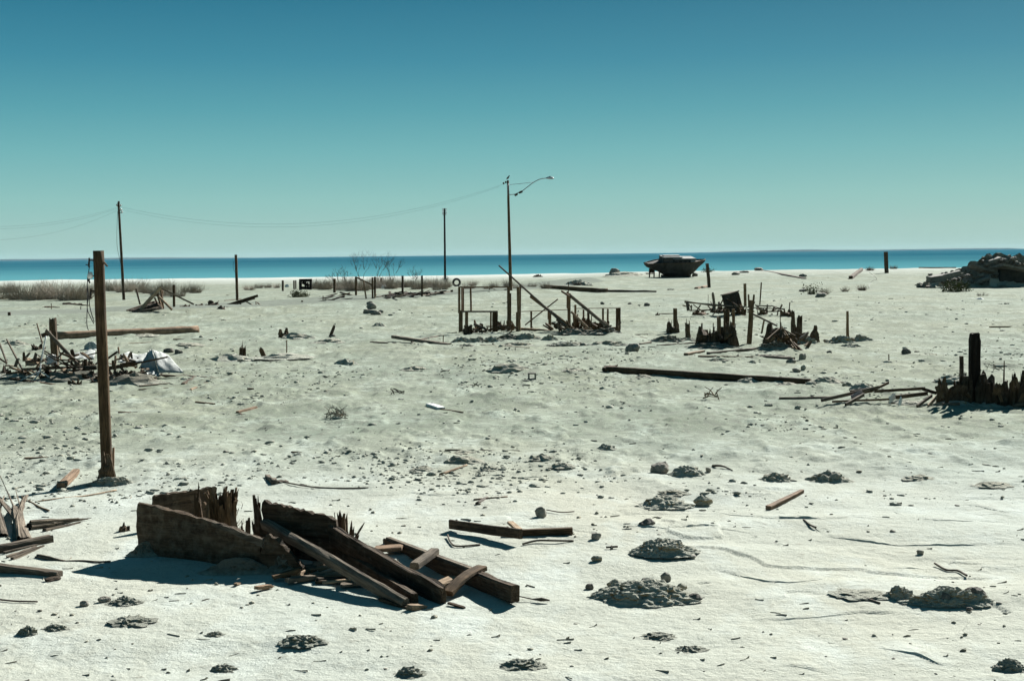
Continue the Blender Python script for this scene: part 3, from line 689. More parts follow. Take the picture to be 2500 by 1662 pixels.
lie((-40, 1392), (146, 1408), 17, 'grey', 'long pale grey beam at the left edge, nearest the camera', 'beam', name='grey_beam', wide=1.4, z0=.03)
lie((112, 1420), (146, 1412), 9, 'dark', 'dark chip under the tip of the nearest grey beam', 'chip', name='bark_chip', rough=.3)
stump((300, 1296), 30, 22, 7, 'stump', 'small dark jagged stump poking from sand left of the box', spread=.6, name='jagged_stump')
for pts, mt, rd, lb in [([(92,1226),(150,1218),(210,1212),(284,1198)], 'tan', .010, 'long thin pale strip of wood below the tall pole stub'),
                    ([(53,1214),(75,1227),(98,1240),(120,1248)], 'tan', .012, 'short tan lath lying above the split grey log'),
                    ([(0,1466),(40,1470),(92,1471)], 'twigdark', .008, 'thin dark straight twig near the lower left corner')]:
    tube('thin_lath', smoothpts([gp(p, .012) for p in pts]), rd, mt, lb, 'lath', K=4)

# ------------------------------------------------------------------ boards right of the wreck
beam('board', gp((1100, 1295), .07), gp((1272, 1332), .12), .05, .10, 'dark', 'dark board lying across a second one, right of the fallen beams', 'board')
beam('board', gp((1234, 1309), .03), gp((1398, 1306), .05), .09, .07, 'brown', 'brown board with a sunlit top pointing right, under the dark crossing board', 'board')
beam('board', gp((1246, 1288), .06), gp((1272, 1308), .05), .07, .03, 'tan', 'short pale lath standing out behind the crossed boards', 'lath')
tube('bent_stick', smoothpts([gp((1093,1312),.03), gp((1100,1326),.015), gp((1116,1335),.01), gp((1172,1331),.01)]), .010, 'twigdark', 'hooked dark stick in front of the crossed boards', 'stick')
tube('twig', smoothpts([gp((1276,1332),.02), gp((1310,1326),.03), gp((1350,1326),.03), gp((1400,1322),.01)]), .011, 'twigdark', 'knotted dark twig trailing right from the crossed boards', 'twig')
tube('spoon_stick', [gp((1262,1462),.03), gp((1300,1466),.015), gp((1322,1468),.02), gp((1342,1470),.02)], [.005,.006,.018,.006], 'twigdark', 'thin stick with a paddle end beyond the right fallen beam', 'stick')
rock((1321, 1262), 28, 26, 'rock', 'round grey stone with a twig behind it, right of centre')
tube('twig', smoothpts([gp((1334,1250),.03), gp((1370,1254),.02), gp((1402,1252),.02)]), .007, 'twigdark', 'thin twig behind the round grey stone', 'twig')
beam('bleached_board', gp((1876, 1246), .03), gp((1958, 1204), .03), .07, .05, 'red', 'pinkish tan board lying on bare sand right of centre', 'board', taper=.8)
rock((1880, 1242), 16, 12, 'darkrock', 'small dark stone at the near end of the pinkish board')
# ------------------------------------------------------------------ mounds and stones on the right foreground
rock((1612, 1158), 46, 34, 'rock', 'grey boulder beside a brown mound, right of centre')
mound((1678, 1161), 74, 34, 'mud', 'brown crumbly mound just right of the grey boulder')
rock((1730, 1152), 16, 14, 'rock', 'small stone between the brown mound and a curved stick')
lie((1740, 1139), (1788, 1150), 7, 'grey', 'short curved grey stick right of the brown mound', 'stick', name='curved_stick', rnd=True, wide=1, bend=.03, taper=.4)
mound((1625, 1240), 96, 32, 'mud', 'low dark mound with a raised left hump above the domed mound', rough=.5)
rock((1718, 1233), 42, 27, 'mud', 'blunt brown rock right of the humped mound')
mound((1645, 1210), 60, 10, 'crust', 'flat grey crust heap behind the humped mound', rough=.6)
mound((1900, 1175), 66, 24, 'crust', 'grey crust heap with a twig, left of the far right pair', rough=.55)
mound((2032, 1178), 82, 32, 'crust', 'larger grey crust heap, right of the pair behind the pinkish board', rough=.55)
mound((1626, 1360), 124, 48, 'mud', 'smooth domed brown mound in the right foreground', rough=.28, deep=.75, sub=5)
mound((1572, 1470), 210, 64, 'mud', 'widest brown mound studded with stones in the right foreground', rough=.32, deep=.62, sub=5)
for i, (x, y, w1, h1, mt, lb) in enumerate([
    (1612,1466,38,24,'darkrock','round dark stone at the foot of the widest mound'),
    (1545,1446,34,24,'darkrock','dark stone in the hollow of the widest mound'),
    (1575,1432,40,20,'darkrock','reddish dark stone on the middle of the widest mound'),
    (1500,1432,34,20,'mud','brown clod on the left flank of the widest mound'),
    (1625,1420,26,24,'rock','pale grey stone on the right shoulder of the widest mound'),
    (1665,1440,28,18,'mud','brown clod on the right end of the widest mound'),
    (1650,1447,14,12,'darkrock','pebble at the right foot of the widest mound'),
    (1700,1466,34,18,'darkrock','stone pair member lying right of the widest mound'),
    (1441,1438,22,14,'darkrock','small dark stone left of the widest mound'),
    (1455,1317,26,20,'rock','round grey stone left of the domed mound'),
    (1458,1370,26,16,'brown','brown lump left of the domed mound, below the round stone'),
    (1584,1284,42,18,'darkrock','dark clod just above the domed mound'),
    (1614,1364,20,10,'darkrock','small dark stone at the front of the domed mound'),
    (1586,1352,30,20,'darkrock','dark stone on the left foot of the domed mound'),
    (1688,1362,24,8,'rock','flat stone at the right foot of the domed mound'),
    (2249,1354,18,14,'rock','lone small grey stone on bare sand at the right'),
    (2180,1300,14,8,'rock','tiny stone on the crust lip above the lone small stone')]):
    rock((x, y), w1, h1, mt if mt != 'brown' else 'mud', lb)
mound((2202, 1462), 62, 38, 'mud', 'steep dark mound, left of the two at the right edge', rough=.45, deep=.7)
mound((2330, 1478), 172, 46, 'mud', 'long knobbly dark mound at the right, with three stones in front', rough=.42, deep=.45, sub=5)
for x, y, w1, h1, lb in [(2304,1476,44,32,'largest brown stone in front of the long knobbly mound'), (2258,1468,24,16,'left stone in front of the long knobbly mound'),
                         (2385,1466,60,34,'dark lump at the right end of the long knobbly mound'), (2368,1490,16,9,'pebble lying below the long knobbly mound')]:
    rock((x, y), w1, h1, 'darkrock', lb)
mound((2476, 1638), 70, 38, 'olive', 'olive grey mound in the lower right corner', rough=.45)
mound((2110, 1462), 110, 9, 'tan' if False else 'mud', 'flat brown smear of mud left of the steep dark mound', rough=.7)
for pts, lb in [([(2282,1378),(2310,1394),(2338,1396),(2360,1408)], 'forked dark stick on the sand at the right'), ([(2080,1462),(2110,1464),(2148,1476)], 'thin twig on the flat mud smear'),
                ([(1480,1339),(1508,1337)], 'tiny straight twig left of the domed mound'), ([(1962,1271),(1978,1284),(1992,1290)], 'short dark root on a crust lip')]:
    tube('dark_twig', smoothpts([gp(p, .015) for p in pts]), .011, 'twigdark', lb, 'twig')
# olive tufts of crust near the bottom
for i, (x, y, w1, h1, lb) in enumerate([(732,1580,84,26,'olive crust tuft below the fallen beams'), (1275,1634,84,22,'olive crust tuft at the bottom centre'), (312,1528,90,18,'flat olive crust tuft below the box shadow'),
    (130,1540,50,16,'olive crust tuft near the lower left, right of a taller one'), (64,1550,40,26,'taller olive clod near the lower left corner'), (1000,1650,60,26,'olive clod at the bottom edge left of centre'),
    (522,1552,36,12,'little olive clod between the lower left tufts'), (300,1478,60,18,'pale olive lump just below the box shadow'), (1610,1560,70,14,'faint olive patch below the widest mound'),
    (1690,1590,60,13,'grey green clods near the bottom right of centre'), (540,1640,50,18,'olive clod at the bottom edge left')]):
    mound((x, y), w1, h1, 'olive', lb, 'clod', name='olive_clod', rough=.6, fr=3.5)
for x, y, w1, h1, lb in [(205,1480,26,14,'small dark stone below the long grey beam at left'), (252,1470,30,14,'elongated grey stone left of the pale olive lump'), (1376,1310,0,0,'')][:2]:
    rock((x, y), w1, h1, 'rock', lb)

# ------------------------------------------------------------------ scattered finds on the middle flat
lie((1086, 1100), (1267, 1102), 5, 'grey', 'long thin stick lying level in the middle of the flat', 'stick', name='long_stick', rnd=True, wide=1)
for i, (x, y, w1, h1, lb) in enumerate([(1130,1132,80,24,'grey crust heap under the long thin stick'), (1030,1150,46,12,'low crust heap left below the long thin stick'), (1328,1130,48,14,'small crust heap right of the long thin stick'),
    (1372,1148,50,14,'crust heap between the long stick and the grey boulder'), (1195,1156,40,12,'low crust heap below the long thin stick'), (1130,1112,60,10,'thin crust ridge touching the long stick'),
    (842,892,48,20,'dark grey crust mound on the flat left of centre'), (1240,913,84,26,'grey crust hump left of the long sunken log'), (1400,914,44,10,'low crust hump at the left end of the long sunken log'),
    (560,884,80,22,'dark crust bank in front of two broken stubs'), (690,882,110,14,'low dark crust bank with a thin rod'), (1480,1101,38,16,'brown clod on the flat above the grey boulder'),
    (2250,1174,60,14,'low grey crust heap near the right edge'), (2430,1190,70,12,'flat crust heap at the right edge'), (2020,942,66,24,'grey crust mound at the right end of the long sunken log'),
    (720,830,70,16,'pale crust heap near a forked stump'), (800,838,60,12,'pale crust heap under the slanting stub'), (1010,905,50,12,'low crust heap before the deck frame')]):
    mound((x, y), w1, h1, 'crust' if i not in (6, 9, 10, 11) else 'mud', lb, name='crust_heap', rough=.6, sub=3, fr=3.5)
lie((655, 1166), (672, 1182), 11, 'grey', 'gnarled driftwood knot on pale sand behind the sunken box', 'driftwood', name='driftwood_knot', rnd=True, rough=.35)
lie((672, 1180), (700, 1178), 10, 'grey', 'right half of the gnarled driftwood knot', 'driftwood', name='driftwood_knot', rnd=True, rough=.35)
tube('driftwood_tail', smoothpts([gp((698,1180),.015), gp((760,1190),.012), gp((830,1193),.01), gp((900,1192),.01)]), .010, 'twigdark', 'thin root trailing right from the driftwood knot', 'root')
lie((1075, 1160), (1140, 1136), 7, 'tan', 'pale slanting stick below the grey crust heap', 'stick', name='pale_stick', rnd=True, wide=1, taper=.5)
lie((712, 1106), (765, 1110), 6, 'brown', 'short brown stick on the flat right of the tall pole stub', 'stick', name='short_stick', wide=1)
lie((1157, 1222), (1238, 1215), 7, 'red', 'twisted reddish branch on the sand above the crossed boards', 'branch', name='dry_branch', rnd=True, rough=.3, wide=1)
lie((1162, 1232), (1190, 1216), 7, 'twigdark', 'dark fork of the twisted branch above the crossed boards', 'branch', name='dry_branch', rnd=True, rough=.3, wide=1)
lie((1049, 990), (1078, 1000), 8, 'white', 'flat white board on the middle flat', 'board', name='white_board', wide=2.5)
lie((1075, 1000), (1130, 1008), 4, 'brown', 'dark thin stick touching the flat white board', 'stick', name='thin_stick', wide=1)
lie((580, 1008), (625, 996), 6, 'red', 'reddish stick among dark chips, left of centre', 'stick', name='red_stick', wide=1.4)
lie((586, 1012), (596, 1016), 7, 'dark', 'dark chip beside the reddish stick', 'chip', name='bark_chip', rough=.3)
lie((60, 1120), (135, 1118), 5, 'red', 'thin tan stick on the flat at far left', 'stick', name='thin_stick', wide=1.4)
blk = thing('hollow_block', gp((1299, 926)), 'small hollow concrete block standing on the flat right of centre', 'block')
g = gp((1299, 926)); s = mpp(g)
for nm, dx, dz, wx, hh in [('block_side', -8, 8, 4, 17), ('block_side', 8, 8, 4, 17), ('block_top', 0, 15, 14, 3.4), ('block_bottom', 0, 1.5, 12, 3)]:
    me = box_mesh(wx*s, .16, hh*s, .008); link(nm, me, 'concrete', blk, Matrix.Translation(g+Vector((dx*s, 0, dz*s))))
# log half sunk in the flat
log = thing('sunken_log', gp((1720, 925)), 'long straight dark log half buried across the flat right of centre', 'log')
lp = [gp((1482, 908), .05), gp((1979, 937), .02)]
beam('log_body', lp[0], lp[1], .17, .19, 'brown', parent=log, rnd=True, rough=.05, n=20)
lie((1476, 908), (1500, 902), 14, 'stump', parent=log, name='split_end', rough=.3, jag0=.1)
for x, y, w1, h1, lb in [(1828,934,44,16,'sand drift lapping over the middle of the long sunken log'), (1924,942,40,10,'sand drift near the right end of the long sunken log'), (1570,922,30,8,'sand drift near the left end of the long sunken log')]:
    mound((x, y), w1, h1, 'crust', lb, name='sand_drift', rough=.4, sub=3)
rock((2025, 950), 22, 10, 'rock', 'pale stone below the crust mound at the log end'); rock((1980, 950), 14, 9, 'darkrock', 'small dark stone under the log right end')
def branch_bundle(base, wpx, hpx, n, mat, label, cat, seed, name, rad=.012, flat_=False):
    g = gp(base); s = mpp(g); r = rng(seed); V = []; F = []
    for k in range(n):
        a = Vector((r.uniform(-.5, .5)*wpx*s, r.uniform(-.2, .2)*wpx*s, r.uniform(0, .4)*hpx*s)); b = Vector((r.uniform(-.5, .5)*wpx*s, r.uniform(-.2, .2)*wpx*s, r.uniform(.1, 1)*hpx*s))
        m_ = (a+b)/2+Vector((r.uniform(-.1, .1), 0, r.uniform(0, .1)))*wpx*s; b0 = len(V)
        for i, p in enumerate((a, m_, b)):
            kk = rad*(1-.3*i)
            V += [tuple(p+Vector((kk, 0, -kk))), tuple(p+Vector((-kk, 0, -kk))), tuple(p+Vector((0, kk, kk)))]
        for i in (0, 3):
            for j in range(3): F.append((b0+i+j, b0+i+(j+1) % 3, b0+i+3+(j+1) % 3, b0+i+3+j))
    return tag(link(name, pydata('twigs', V, F), mat, None, Matrix.Translation(g)), label, cat)
branch_bundle((1740, 976), 50, 36, 9, 'tan', 'small tangle of bleached white twigs below the long sunken log', 'branch', 31, 'bleached_twigs', .014)
branch_bundle((821, 1022), 60, 34, 30, 'twig', 'dry tuft of thin grey stems on the flat left of centre', 'dry plant', 32, 'dry_tuft', .008)
branch_bundle((970, 962), 40, 16, 8, 'twigdark', 'dark twigs on the flat left of the crust hump', 'branch', 33, 'dark_twigs', .010)
branch_bundle((1165, 945), 30, 16, 6, 'twig', 'few grey sticks below the crust hump', 'branch', 34, 'grey_sticks', .010)
# stumps of the left middle distance
stump((591, 872), 20, 42, 5, 'brown', 'forked broken stub, taller of the two on the dark crust bank', hmin=.6, name='broken_stub')
post((646, 874), (634, 846), 11, 'brown', 'slanting split stub, right of the two on the dark crust bank', 'stump', name='broken_stub', jag1=.3, depth=.6)
stump((697, 828), 34, 28, 8, 'stump', 'low forked stump with crust, left of centre', spread=.5, name='forked_stump')
post((806, 822), (817, 794), 7, 'dark', 'slim slanting stub leaning right, left of the deck frame', 'stump', name='slanting_stub', jag1=.15)
post((700, 876), (700, 830), 2.6, 'brown', 'thin upright rod in the low dark crust bank', 'rod', name='thin_rod')
rock((812, 826), 14, 10, 'darkrock', 'dark stone at the foot of the slim slanting stub')
rk = [(905,756,24,18), (897,766,20,14), (912,768,22,14), (921,769,20,12), (903,747,16,10), (930,764,12,8)]
for i, (x, y, w1, h1) in enumerate(rk):
    rock((x, y), w1, h1, 'rock', 'grey stone of the small pile at the road edge', group='stones piled at the road edge')
mound((925, 798), 26, 12, 'crust', 'small grey hump below the stone pile at the road', rough=.5, sub=3)

# ------------------------------------------------------------------ ruined deck frame in the centre
Z = lambda x, y: q('Z6', x, y)
deck = thing('ruined_deck_frame', gp(Z(1200, 590)), 'ruined timber deck frame of brown posts and rails in the centre', 'structure')
D0 = gp(Z(690, 585)).y
def dpost(x, y0, y1, wz, mt='deck', x1=None, name='post', d=None, **kw):
    dd = d or D0; a = at(Z(x, y0), dd); b = at(Z(x if x1 is None else x1, y1), dd); w_ = wz/3.37*dd/FPX
    return beam(name, a, b, w_, w_, mt, parent=deck, **kw)
def drail(x0, y0, x1, y1, tz, mt='deck', d0=None, d1=None, name='rail'):
    a = at(Z(x0, y0), d0 or D0); b = at(Z(x1, y1), d1 or d0 or D0); t_ = tz/3.37*D0/FPX
    return beam(name, a, b, t_*2.2, t_, mt, parent=deck)
D1 = D0+.12
dpost(690, 640, 395, 34, jag1=.05); dpost(678, 420, 205, 19); dpost(700, 420, 210, 12, 'red', d=D0+.3, name='stud'); dpost(712, 400, 214, 13, 'red', d=D0+1.2, name='stud')
dpost(775, 405, 212, 15, 'deck', d=D0+.5, x1=772, name='stud'); dpost(738, 640, 405, 26); dpost(938, 600, 410, 14, d=D0+.4, name='stud'); dpost(962, 620, 402, 24, 'brown', jag1=.04); dpost(984, 610, 400, 22, 'brown')
dpost(1085, 610, 208, 24, x1=1083); dpost(1100, 560, 255, 12, 'brown', d=D0+.15); dpost(1152, 600, 410, 16, 'deck'); dpost(1172, 620, 205, 26, 'deck', x1=1163); dpost(1180, 470, 180, 14, 'brown', d=D0+.15, jag1=.1)
dpost(1270, 570, 402, 16, d=D0+2, name='stud'); dpost(1424, 600, 398, 24, 'deck', d=D0+1.2); dpost(1412, 470, 395, 14, 'brown', d=D0+1.4, name='stud')
dpost(1582, 560, 255, 26, 'deck', d=D0+.8); dpost(1570, 380, 240, 18, 'deck', d=D0+.95); dpost(1576, 300, 165, 7, 'brown', d=D0+.8, name='stud')
dpost(1634, 520, 350, 18, d=D0+1.5, name='stud'); dpost(1700, 530, 388, 14, 'red', d=D0+2, name='stud'); dpost(1740, 540, 378, 20, 'stump', d=D0+.9); dpost(1860, 520, 382, 16, d=D0+1.6, name='stud')
dpost(1900, 530, 384, 15, 'red', d=D0+1.2, name='stud'); dpost(1975, 610, 376, 18, d=D0+.9); dpost(1995, 615, 374, 22, 'brown', d=D0+.7); dpost(2010, 500, 478, 8, 'brown', d=D0+.7, x1=1996, name='stud')
drail(672, 205, 1092, 206, 11, d0=D0-.1, name='lintel'); drail(700, 406, 995, 406, 14, 'grey', d0=D0-.12); drail(1190, 406, 1580, 390, 6, d0=D0+1.6, d1=D0+.9); drail(1640, 380, 2003, 378, 6, d0=D0+1.2, d1=D0+.8)
drail(1010, 535, 1160, 545, 14, 'brown', d0=D0+.8, name='floor_beam'); drail(1185, 548, 1560, 578, 20, 'deck', d0=D0+1., d1=D0+.5, name='floor_beam'); drail(1550, 560, 1980, 540, 16, 'brown', d0=D0+1, name='floor_beam'); drail(900, 530, 1080, 520, 10, 'brown', d0=D0+1, name='floor_beam')
G = 'poles and boards leaning on the deck frame'
lean(Z(1740, 690), D0-1.5, Z(1005, 28), D0+1.2, 6.5, 'grey', 'longest thin pole slanting up over the deck frame into the lake view', 'pole', G, name='leaning_pole', rnd=True, thin=1, taper=.6)
lean(Z(1745, 645), D0-.9, Z(1262, 280), D0+.3, 6.5, 'deck', 'dark board slanting beside the longest thin pole', 'board', G, thin=.5)
lean(Z(2050, 652), D0-1.4, Z(1590, 275), D0+.5, 8, 'grey', 'broad grey board slanting down to the right end of the deck frame', 'board', G, thin=.4)
lean(Z(1590, 285), D0+.4, Z(1520, 238), D0+.9, 5, 'red', 'short pinkish board end above the broad grey slanting board', 'board', G)
lean(Z(1812, 612), D0-.3, Z(1600, 408), D0+.4, 5.5, 'tan', 'yellowish board slanting inside the deck frame', 'board', G, thin=.5)
lean(Z(1220, 516), D0+1.5, Z(1490, 304), D0+1., 3, 'brown', 'thin dark stick crossing the leaning boards of the deck frame', 'stick', G, rnd=True, thin=1)
lean(Z(1700, 640), D0-.8, Z(1480, 470), D0+.1, 7, 'brown', 'charred board lying low in the tangle under the leaning pole', 'board', G)
lean(Z(1660, 610), D0-.6, Z(1440, 500), D0+.4, 6, 'brown', 'dark board left of the charred one in the tangle', 'board', G)
lean(Z(1760, 650), D0-1., Z(1600, 540), D0-.2, 5, 'deck', 'brown slat lowest in the tangle under the leaning pole', 'board', G)
lean(Z(1800, 620), D0-.2, Z(1930, 520), D0+.5, 4, 'brown', 'dark stick rising toward the right corner post of the deck frame', 'stick', G)
lean(Z(1400, 640), D0-.5, Z(1290, 560), D0+.2, 4, 'red', 'reddish slat slanting under the mid rail of the deck frame', 'board', G)
lean(Z(1350, 640), D0-.8, Z(1330, 620), D0-.6, 4, 'deck', 'short slat end below the mid rail of the deck frame', 'board', G)
# tangle at the foot of the frame
stump(Z(1020, 560), 22, 26, 9, 'brown', 'dark rotten stump between the paired posts of the deck frame', spread=.3)
stump(Z(1110, 565), 12, 24, 6, 'brown', 'jagged stump right beside the lintel end post of the deck frame', spread=.2)
stump(Z(750, 600), 26, 26, 9, 'stump', 'rotten stump at the left foot of the deck frame', spread=.4)
stump(Z(1740, 545), 20, 46, 8, 'stump', 'split stump behind the leaning boards of the deck frame', spread=.1)
stump(Z(1640, 550), 30, 40, 14, 'brown', 'fan of dark splinters amid the deck frame tangle', spread=.5)
stump(Z(1850, 560), 46, 26, 16, 'brown', 'bristly dark heap under the right rail of the deck frame', spread=.6)
stump(Z(1980, 590), 16, 36, 8, 'stump', 'rotten wood round the right corner post of the deck frame', spread=.2)
for i, (x, y, w1, h1, mt, lb) in enumerate([(700,665,48,26,'mud','mud mound at the left corner post of the deck frame'), (800,665,36,20,'crust','grey crust mound second from the left under the deck frame'),
    (960,660,54,26,'mud','mud mound under the paired posts of the deck frame'), (1090,640,56,24,'darkmud','dark mud mound under the lintel end post of the deck frame'), (1230,640,60,28,'crust','pale crust mound right of the doubled posts of the deck frame'),
    (1420,650,30,22,'crust','small grey mound under the mid rail of the deck frame'), (1560,690,70,14,'mud','low mud heap below the leaning pole foot'), (1640,600,80,24,'darkmud','mud heap inside the deck frame tangle'), (1880,600,70,26,'darkmud','mud heap under the right rail of the deck frame'),
    (1900,690,70,20,'crust','pale sand mound before the foot of the broad slanting board'), (730,705,40,10,'crust','low clod before the left mud mound of the deck frame'), (1150,690,70,14,'crust','low crust swell in front of the deck frame')]):
    mound(Z(x, y), w1, h1*.72, mt, lb, rough=.6, sub=4, fr=3, deep=.6)
rock(Z(2105, 735), 34, 24, 'rock', 'pale boulder at the foot of the broad slanting board'); rock(Z(845, 655), 18, 14, 'rock', 'grey stone under the left rail of the deck frame'); rock(Z(1700, 690), 16, 8, 'rock', 'small stone at the leaning pole foot')
for i, (a, b, t_, mt, lb) in enumerate([((790,545),(900,585),6,'tan','tan slat in the rubble under the left rail'), ((800,510),(890,545),7,'grey','grey slat on top of the rubble under the left rail'), ((840,575),(905,560),5,'tan','pale offcut in the rubble under the left rail'),
    ((780,570),(870,600),5,'grey','lower grey slat in the rubble under the left rail'), ((920,560),(1010,530),6,'brown','dark slat among the paired posts'), ((1000,670),(1085,645),4,'tan','thin yellowish slat before the lintel end post'),
    ((980,640),(1050,630),4,'grey','small grey slat before the paired posts'), ((1040,580),(1110,640),6,'brown','dark board slanting into the mud under the lintel end post')]):
    g0, g1 = gp(Z(a[0], a[1]+70)), gp(Z(b[0], b[1]+70))
    beam('rubble_board', at(Z(*a), D0-.5), at(Z(*b), D0-.7), t_*2/220, t_*D0/FPX*.8, mt, lb, 'board')
r = rng(711)
for zx0, zx1, n_, grp in ((700, 1000, 26, 'broken boards heaped under the left rail of the deck frame'), (1000, 1200, 18, 'broken boards heaped by the lintel end post of the deck frame'), (1430, 1830, 44, 'broken boards heaped under the leaning poles of the deck frame'), (1830, 1990, 16, 'broken boards heaped under the right rail of the deck frame')):
    for k in range(n_):
        zx = r.uniform(zx0, zx1); zy = r.uniform(525, 640); dx = r.gauss(0, 45); dy = r.uniform(-70, 10); dd = D0+r.uniform(-1.2, .8)
        beam('rubble_board', at(Z(zx, zy), dd), at(Z(zx+dx, zy+dy), dd+r.uniform(-.3, .3)), r.uniform(.05, .14), r.uniform(.03, .08), r.choice(['deck', 'brown', 'grey', 'brown', 'dark', 'tan']), grp.replace('boards heaped', 'board in the heap'), 'board', grp, jag1=.05, rough=.12)
# boards on the sand left and in front of the frame
lie(Z(135, 650), Z(600, 690), 8, 'grey', 'long grey board on the sand left of the deck frame', 'board', name='ground_board', wide=1.5, z0=.12)
lean(Z(285, 655), gp(Z(285, 660)).y, Z(655, 582), D0-.1, 5.5, 'grey', 'grey board rising from the sand to the left corner post', 'board', name='propped_board', thin=.5)
lie(Z(-50, 662), Z(155, 672), 4, 'brown', 'thin dark board at the far left tip of the deck debris', 'board', name='ground_board')
lean(Z(470, 665), D0-4, Z(565, 598), D0-2, 4, 'tan', 'pale brace crossing under the propped board', 'brace', name='pale_brace', thin=.5)
post(Z(545, 678), Z(547, 600), 2.2, 'deck', 'thin upright stick under the propped board', 'stick', name='thin_stick')
lie(Z(860, 690), Z(1250, 716), 6, 'grey', 'bent grey board lying on the sand before the deck frame', 'board', name='ground_board', wide=1.6)
lie(Z(2040, 602), Z(2230, 598), 3, 'grey', 'thin stick on the sand right of the deck frame', 'stick', name='thin_stick'); lie(Z(2130, 612), Z(2220, 632), 3, 'grey', 'second thin stick slanting on the sand right of the deck frame', 'stick', name='thin_stick')
lie(Z(2165, 675), Z(2250, 660), 3, 'deck', 'brown stick on the sand behind the pale boulder', 'stick', name='thin_stick')

# ------------------------------------------------------------------ field of stumps and posts right of centre
Z = lambda x, y: q('R1', x, y)
for a, b, wz, mt, lb, kw in [
    ((332,505),(332,312),27,'deck','square brown post among stumps at the left of the stump field',{}),
    ((692,620),(690,378),27,'deck','shorter reddish brown post second in the dense stump clump',dict(jag1=.06)),
    ((750,610),(756,320),38,'brown','thick dark post in the middle of the dense stump clump',dict(jag1=.04)),
    ((812,600),(810,318),20,'deck','slim post behind the broad stump of the dense clump',{}),
    ((1303,515),(1297,326),32,'stump','left of the two close gnarled posts at the right of the stump field',dict(jag1=.15, taper=.7, rough=.12)),
    ((1352,605),(1356,366),38,'stump','right, thicker one of the two close gnarled posts',dict(jag1=.08, taper=.9, rough=.1)),
    ((1750,590),(1749,335),24,'deck','lone slim post rising from a crust mound right of the stump field',dict(taper=.65)),
    ((908,300),(905,108),18,'deck','straight post behind the forked post, left of a thin pole',{}),
    ((1028,285),(1041,98),9,'deck','thin pole leaning right at the back of the stump field',{}),
    ((1196,480),(1196,370),5,'brown','thin rod sticking up from the stick heap',{}),
    ((1103,600),(1106,464),9,'brown','dark stick upright at the left of the stick heap',{}),
    ((645,560),(645,432),6,'deck','thin rod between the pointed stump and the reddish post',{}),
    ((1042,522),(1062,412),12,'deck','short leaning board right of the forked post',{}),
    ((655,300),(640,178),18,'grey','split grey post at the left of the tilted cabinet',dict(jag1=.15)),
    ((602,280),(604,200),3,'brown','thin wire stake left of the split grey post',{})]:
    post(Z(*a), Z(*b), wz/3.37*1.15, mt, lb, **kw)
g = gp(Z(940, 605)); d_ = g.y; fk = thing('forked_post', g, 'tallest leaning post of the stump field with a forked top', 'post')
post(Z(940, 605), Z(962, 245), 11, 'deck', parent=fk, name='shaft', taper=.9)
beam('fork_prong', at(Z(938, 300), d_-.03), at(Z(935, 198), d_), .05, .06, 'deck', parent=fk); beam('fork_prong', at(Z(968, 320), d_-.05), at(Z(980, 200), d_), .06, .06, 'deck', parent=fk)
for b, w1, h1, n, lb, kw in [
    ((280,500),14,30,5,'small pointed stump left of the square brown post',{}), ((350,500),12,28,5,'small pointed stump right of the square brown post',{}),
    ((435,560),14,46,5,'lone slim splintered stump right of the square brown post',{}), ((545,625),36,54,12,'broad pointed stump at the left of the dense clump',dict(spread=-.2)),
    ((805,632),24,66,9,'broad split stump at the right of the dense clump',dict(spread=.0)), ((720,615),46,30,14,'low rotten base joining the posts of the dense clump',dict(spread=.2)),
    ((1180,630),60,58,26,'heap of rotten sticks and bark in the middle of the stump field',dict(spread=-.3)), ((1478,600),26,42,9,'curved jagged stump right of the two gnarled posts',dict(spread=.1)), ((1410,590),26,22,8,'low rotten stump beside the right gnarled post',{}),
    ((1245,640),14,42,5,'upright slab of bark at the right of the stick heap',{}), ((1330,600),30,30,9,'crusted root flare round the right gnarled post',dict(spread=.3))]:
    stump(Z(*b), w1*1.3, h1*1.05, max(5, n//2+2), 'stump', lb, core=.78, **kw)
for b, w1, h1, lb in [((590,622),30,40,'rotten stump filling the gap right of the broad pointed stump'), ((655,622),30,48,'rotten stump at the left foot of the reddish brown post'), ((720,618),32,56,'rotten stump between the two posts of the dense clump'), ((782,626),30,60,'rotten stump under the slim post of the dense clump'),
    ((1120,630),30,46,'rotten stump at the left side of the stick heap'), ((1215,640),34,54,'rotten stump in the middle of the stick heap'), ((1275,630),26,44,'rotten stump at the right side of the stick heap'), ((1322,600),24,46,'rotten stump between the two gnarled posts'), ((305,520),26,24,'low rotten stump at the foot of the square brown post')]:
    stump(Z(*b), w1*1.2, h1, 7, 'stump', lb, core=.75, hmin=.5)
for b, w1, h1, mt, lb in [((270,590),62,26,'darkmud','slope of mud around the square brown post'), ((435,585),40,12,'crust','low crust mound under the lone slim stump'), ((640,640),90,20,'darkmud','mud bank along the foot of the dense stump clump'),
    ((1170,660),70,34,'darkmud','mud heap under the stick pile of the stump field'), ((1700,600),54,30,'mud','tall crust mound left of the lone slim post'), ((1860,590),48,28,'crust','cracked crust mound right of the lone slim post'),
    ((1770,632),46,14,'mud','low brown crust lump in front of the lone slim post'), ((1420,610),40,28,'mud','mud mound between the gnarled posts and the curved stump'), ((1100,715),80,12,'crust','low clods before the stick pile'), ((960,770),20,8,'mud','dark clod on the sand below the stump field'),
    ((690,745),50,10,'crust','grey clod heap below the left end of the stump field planks')]:
    mound(Z(*b), w1, h1*.75, mt, lb, rough=.55, sub=4, fr=3, deep=.5)
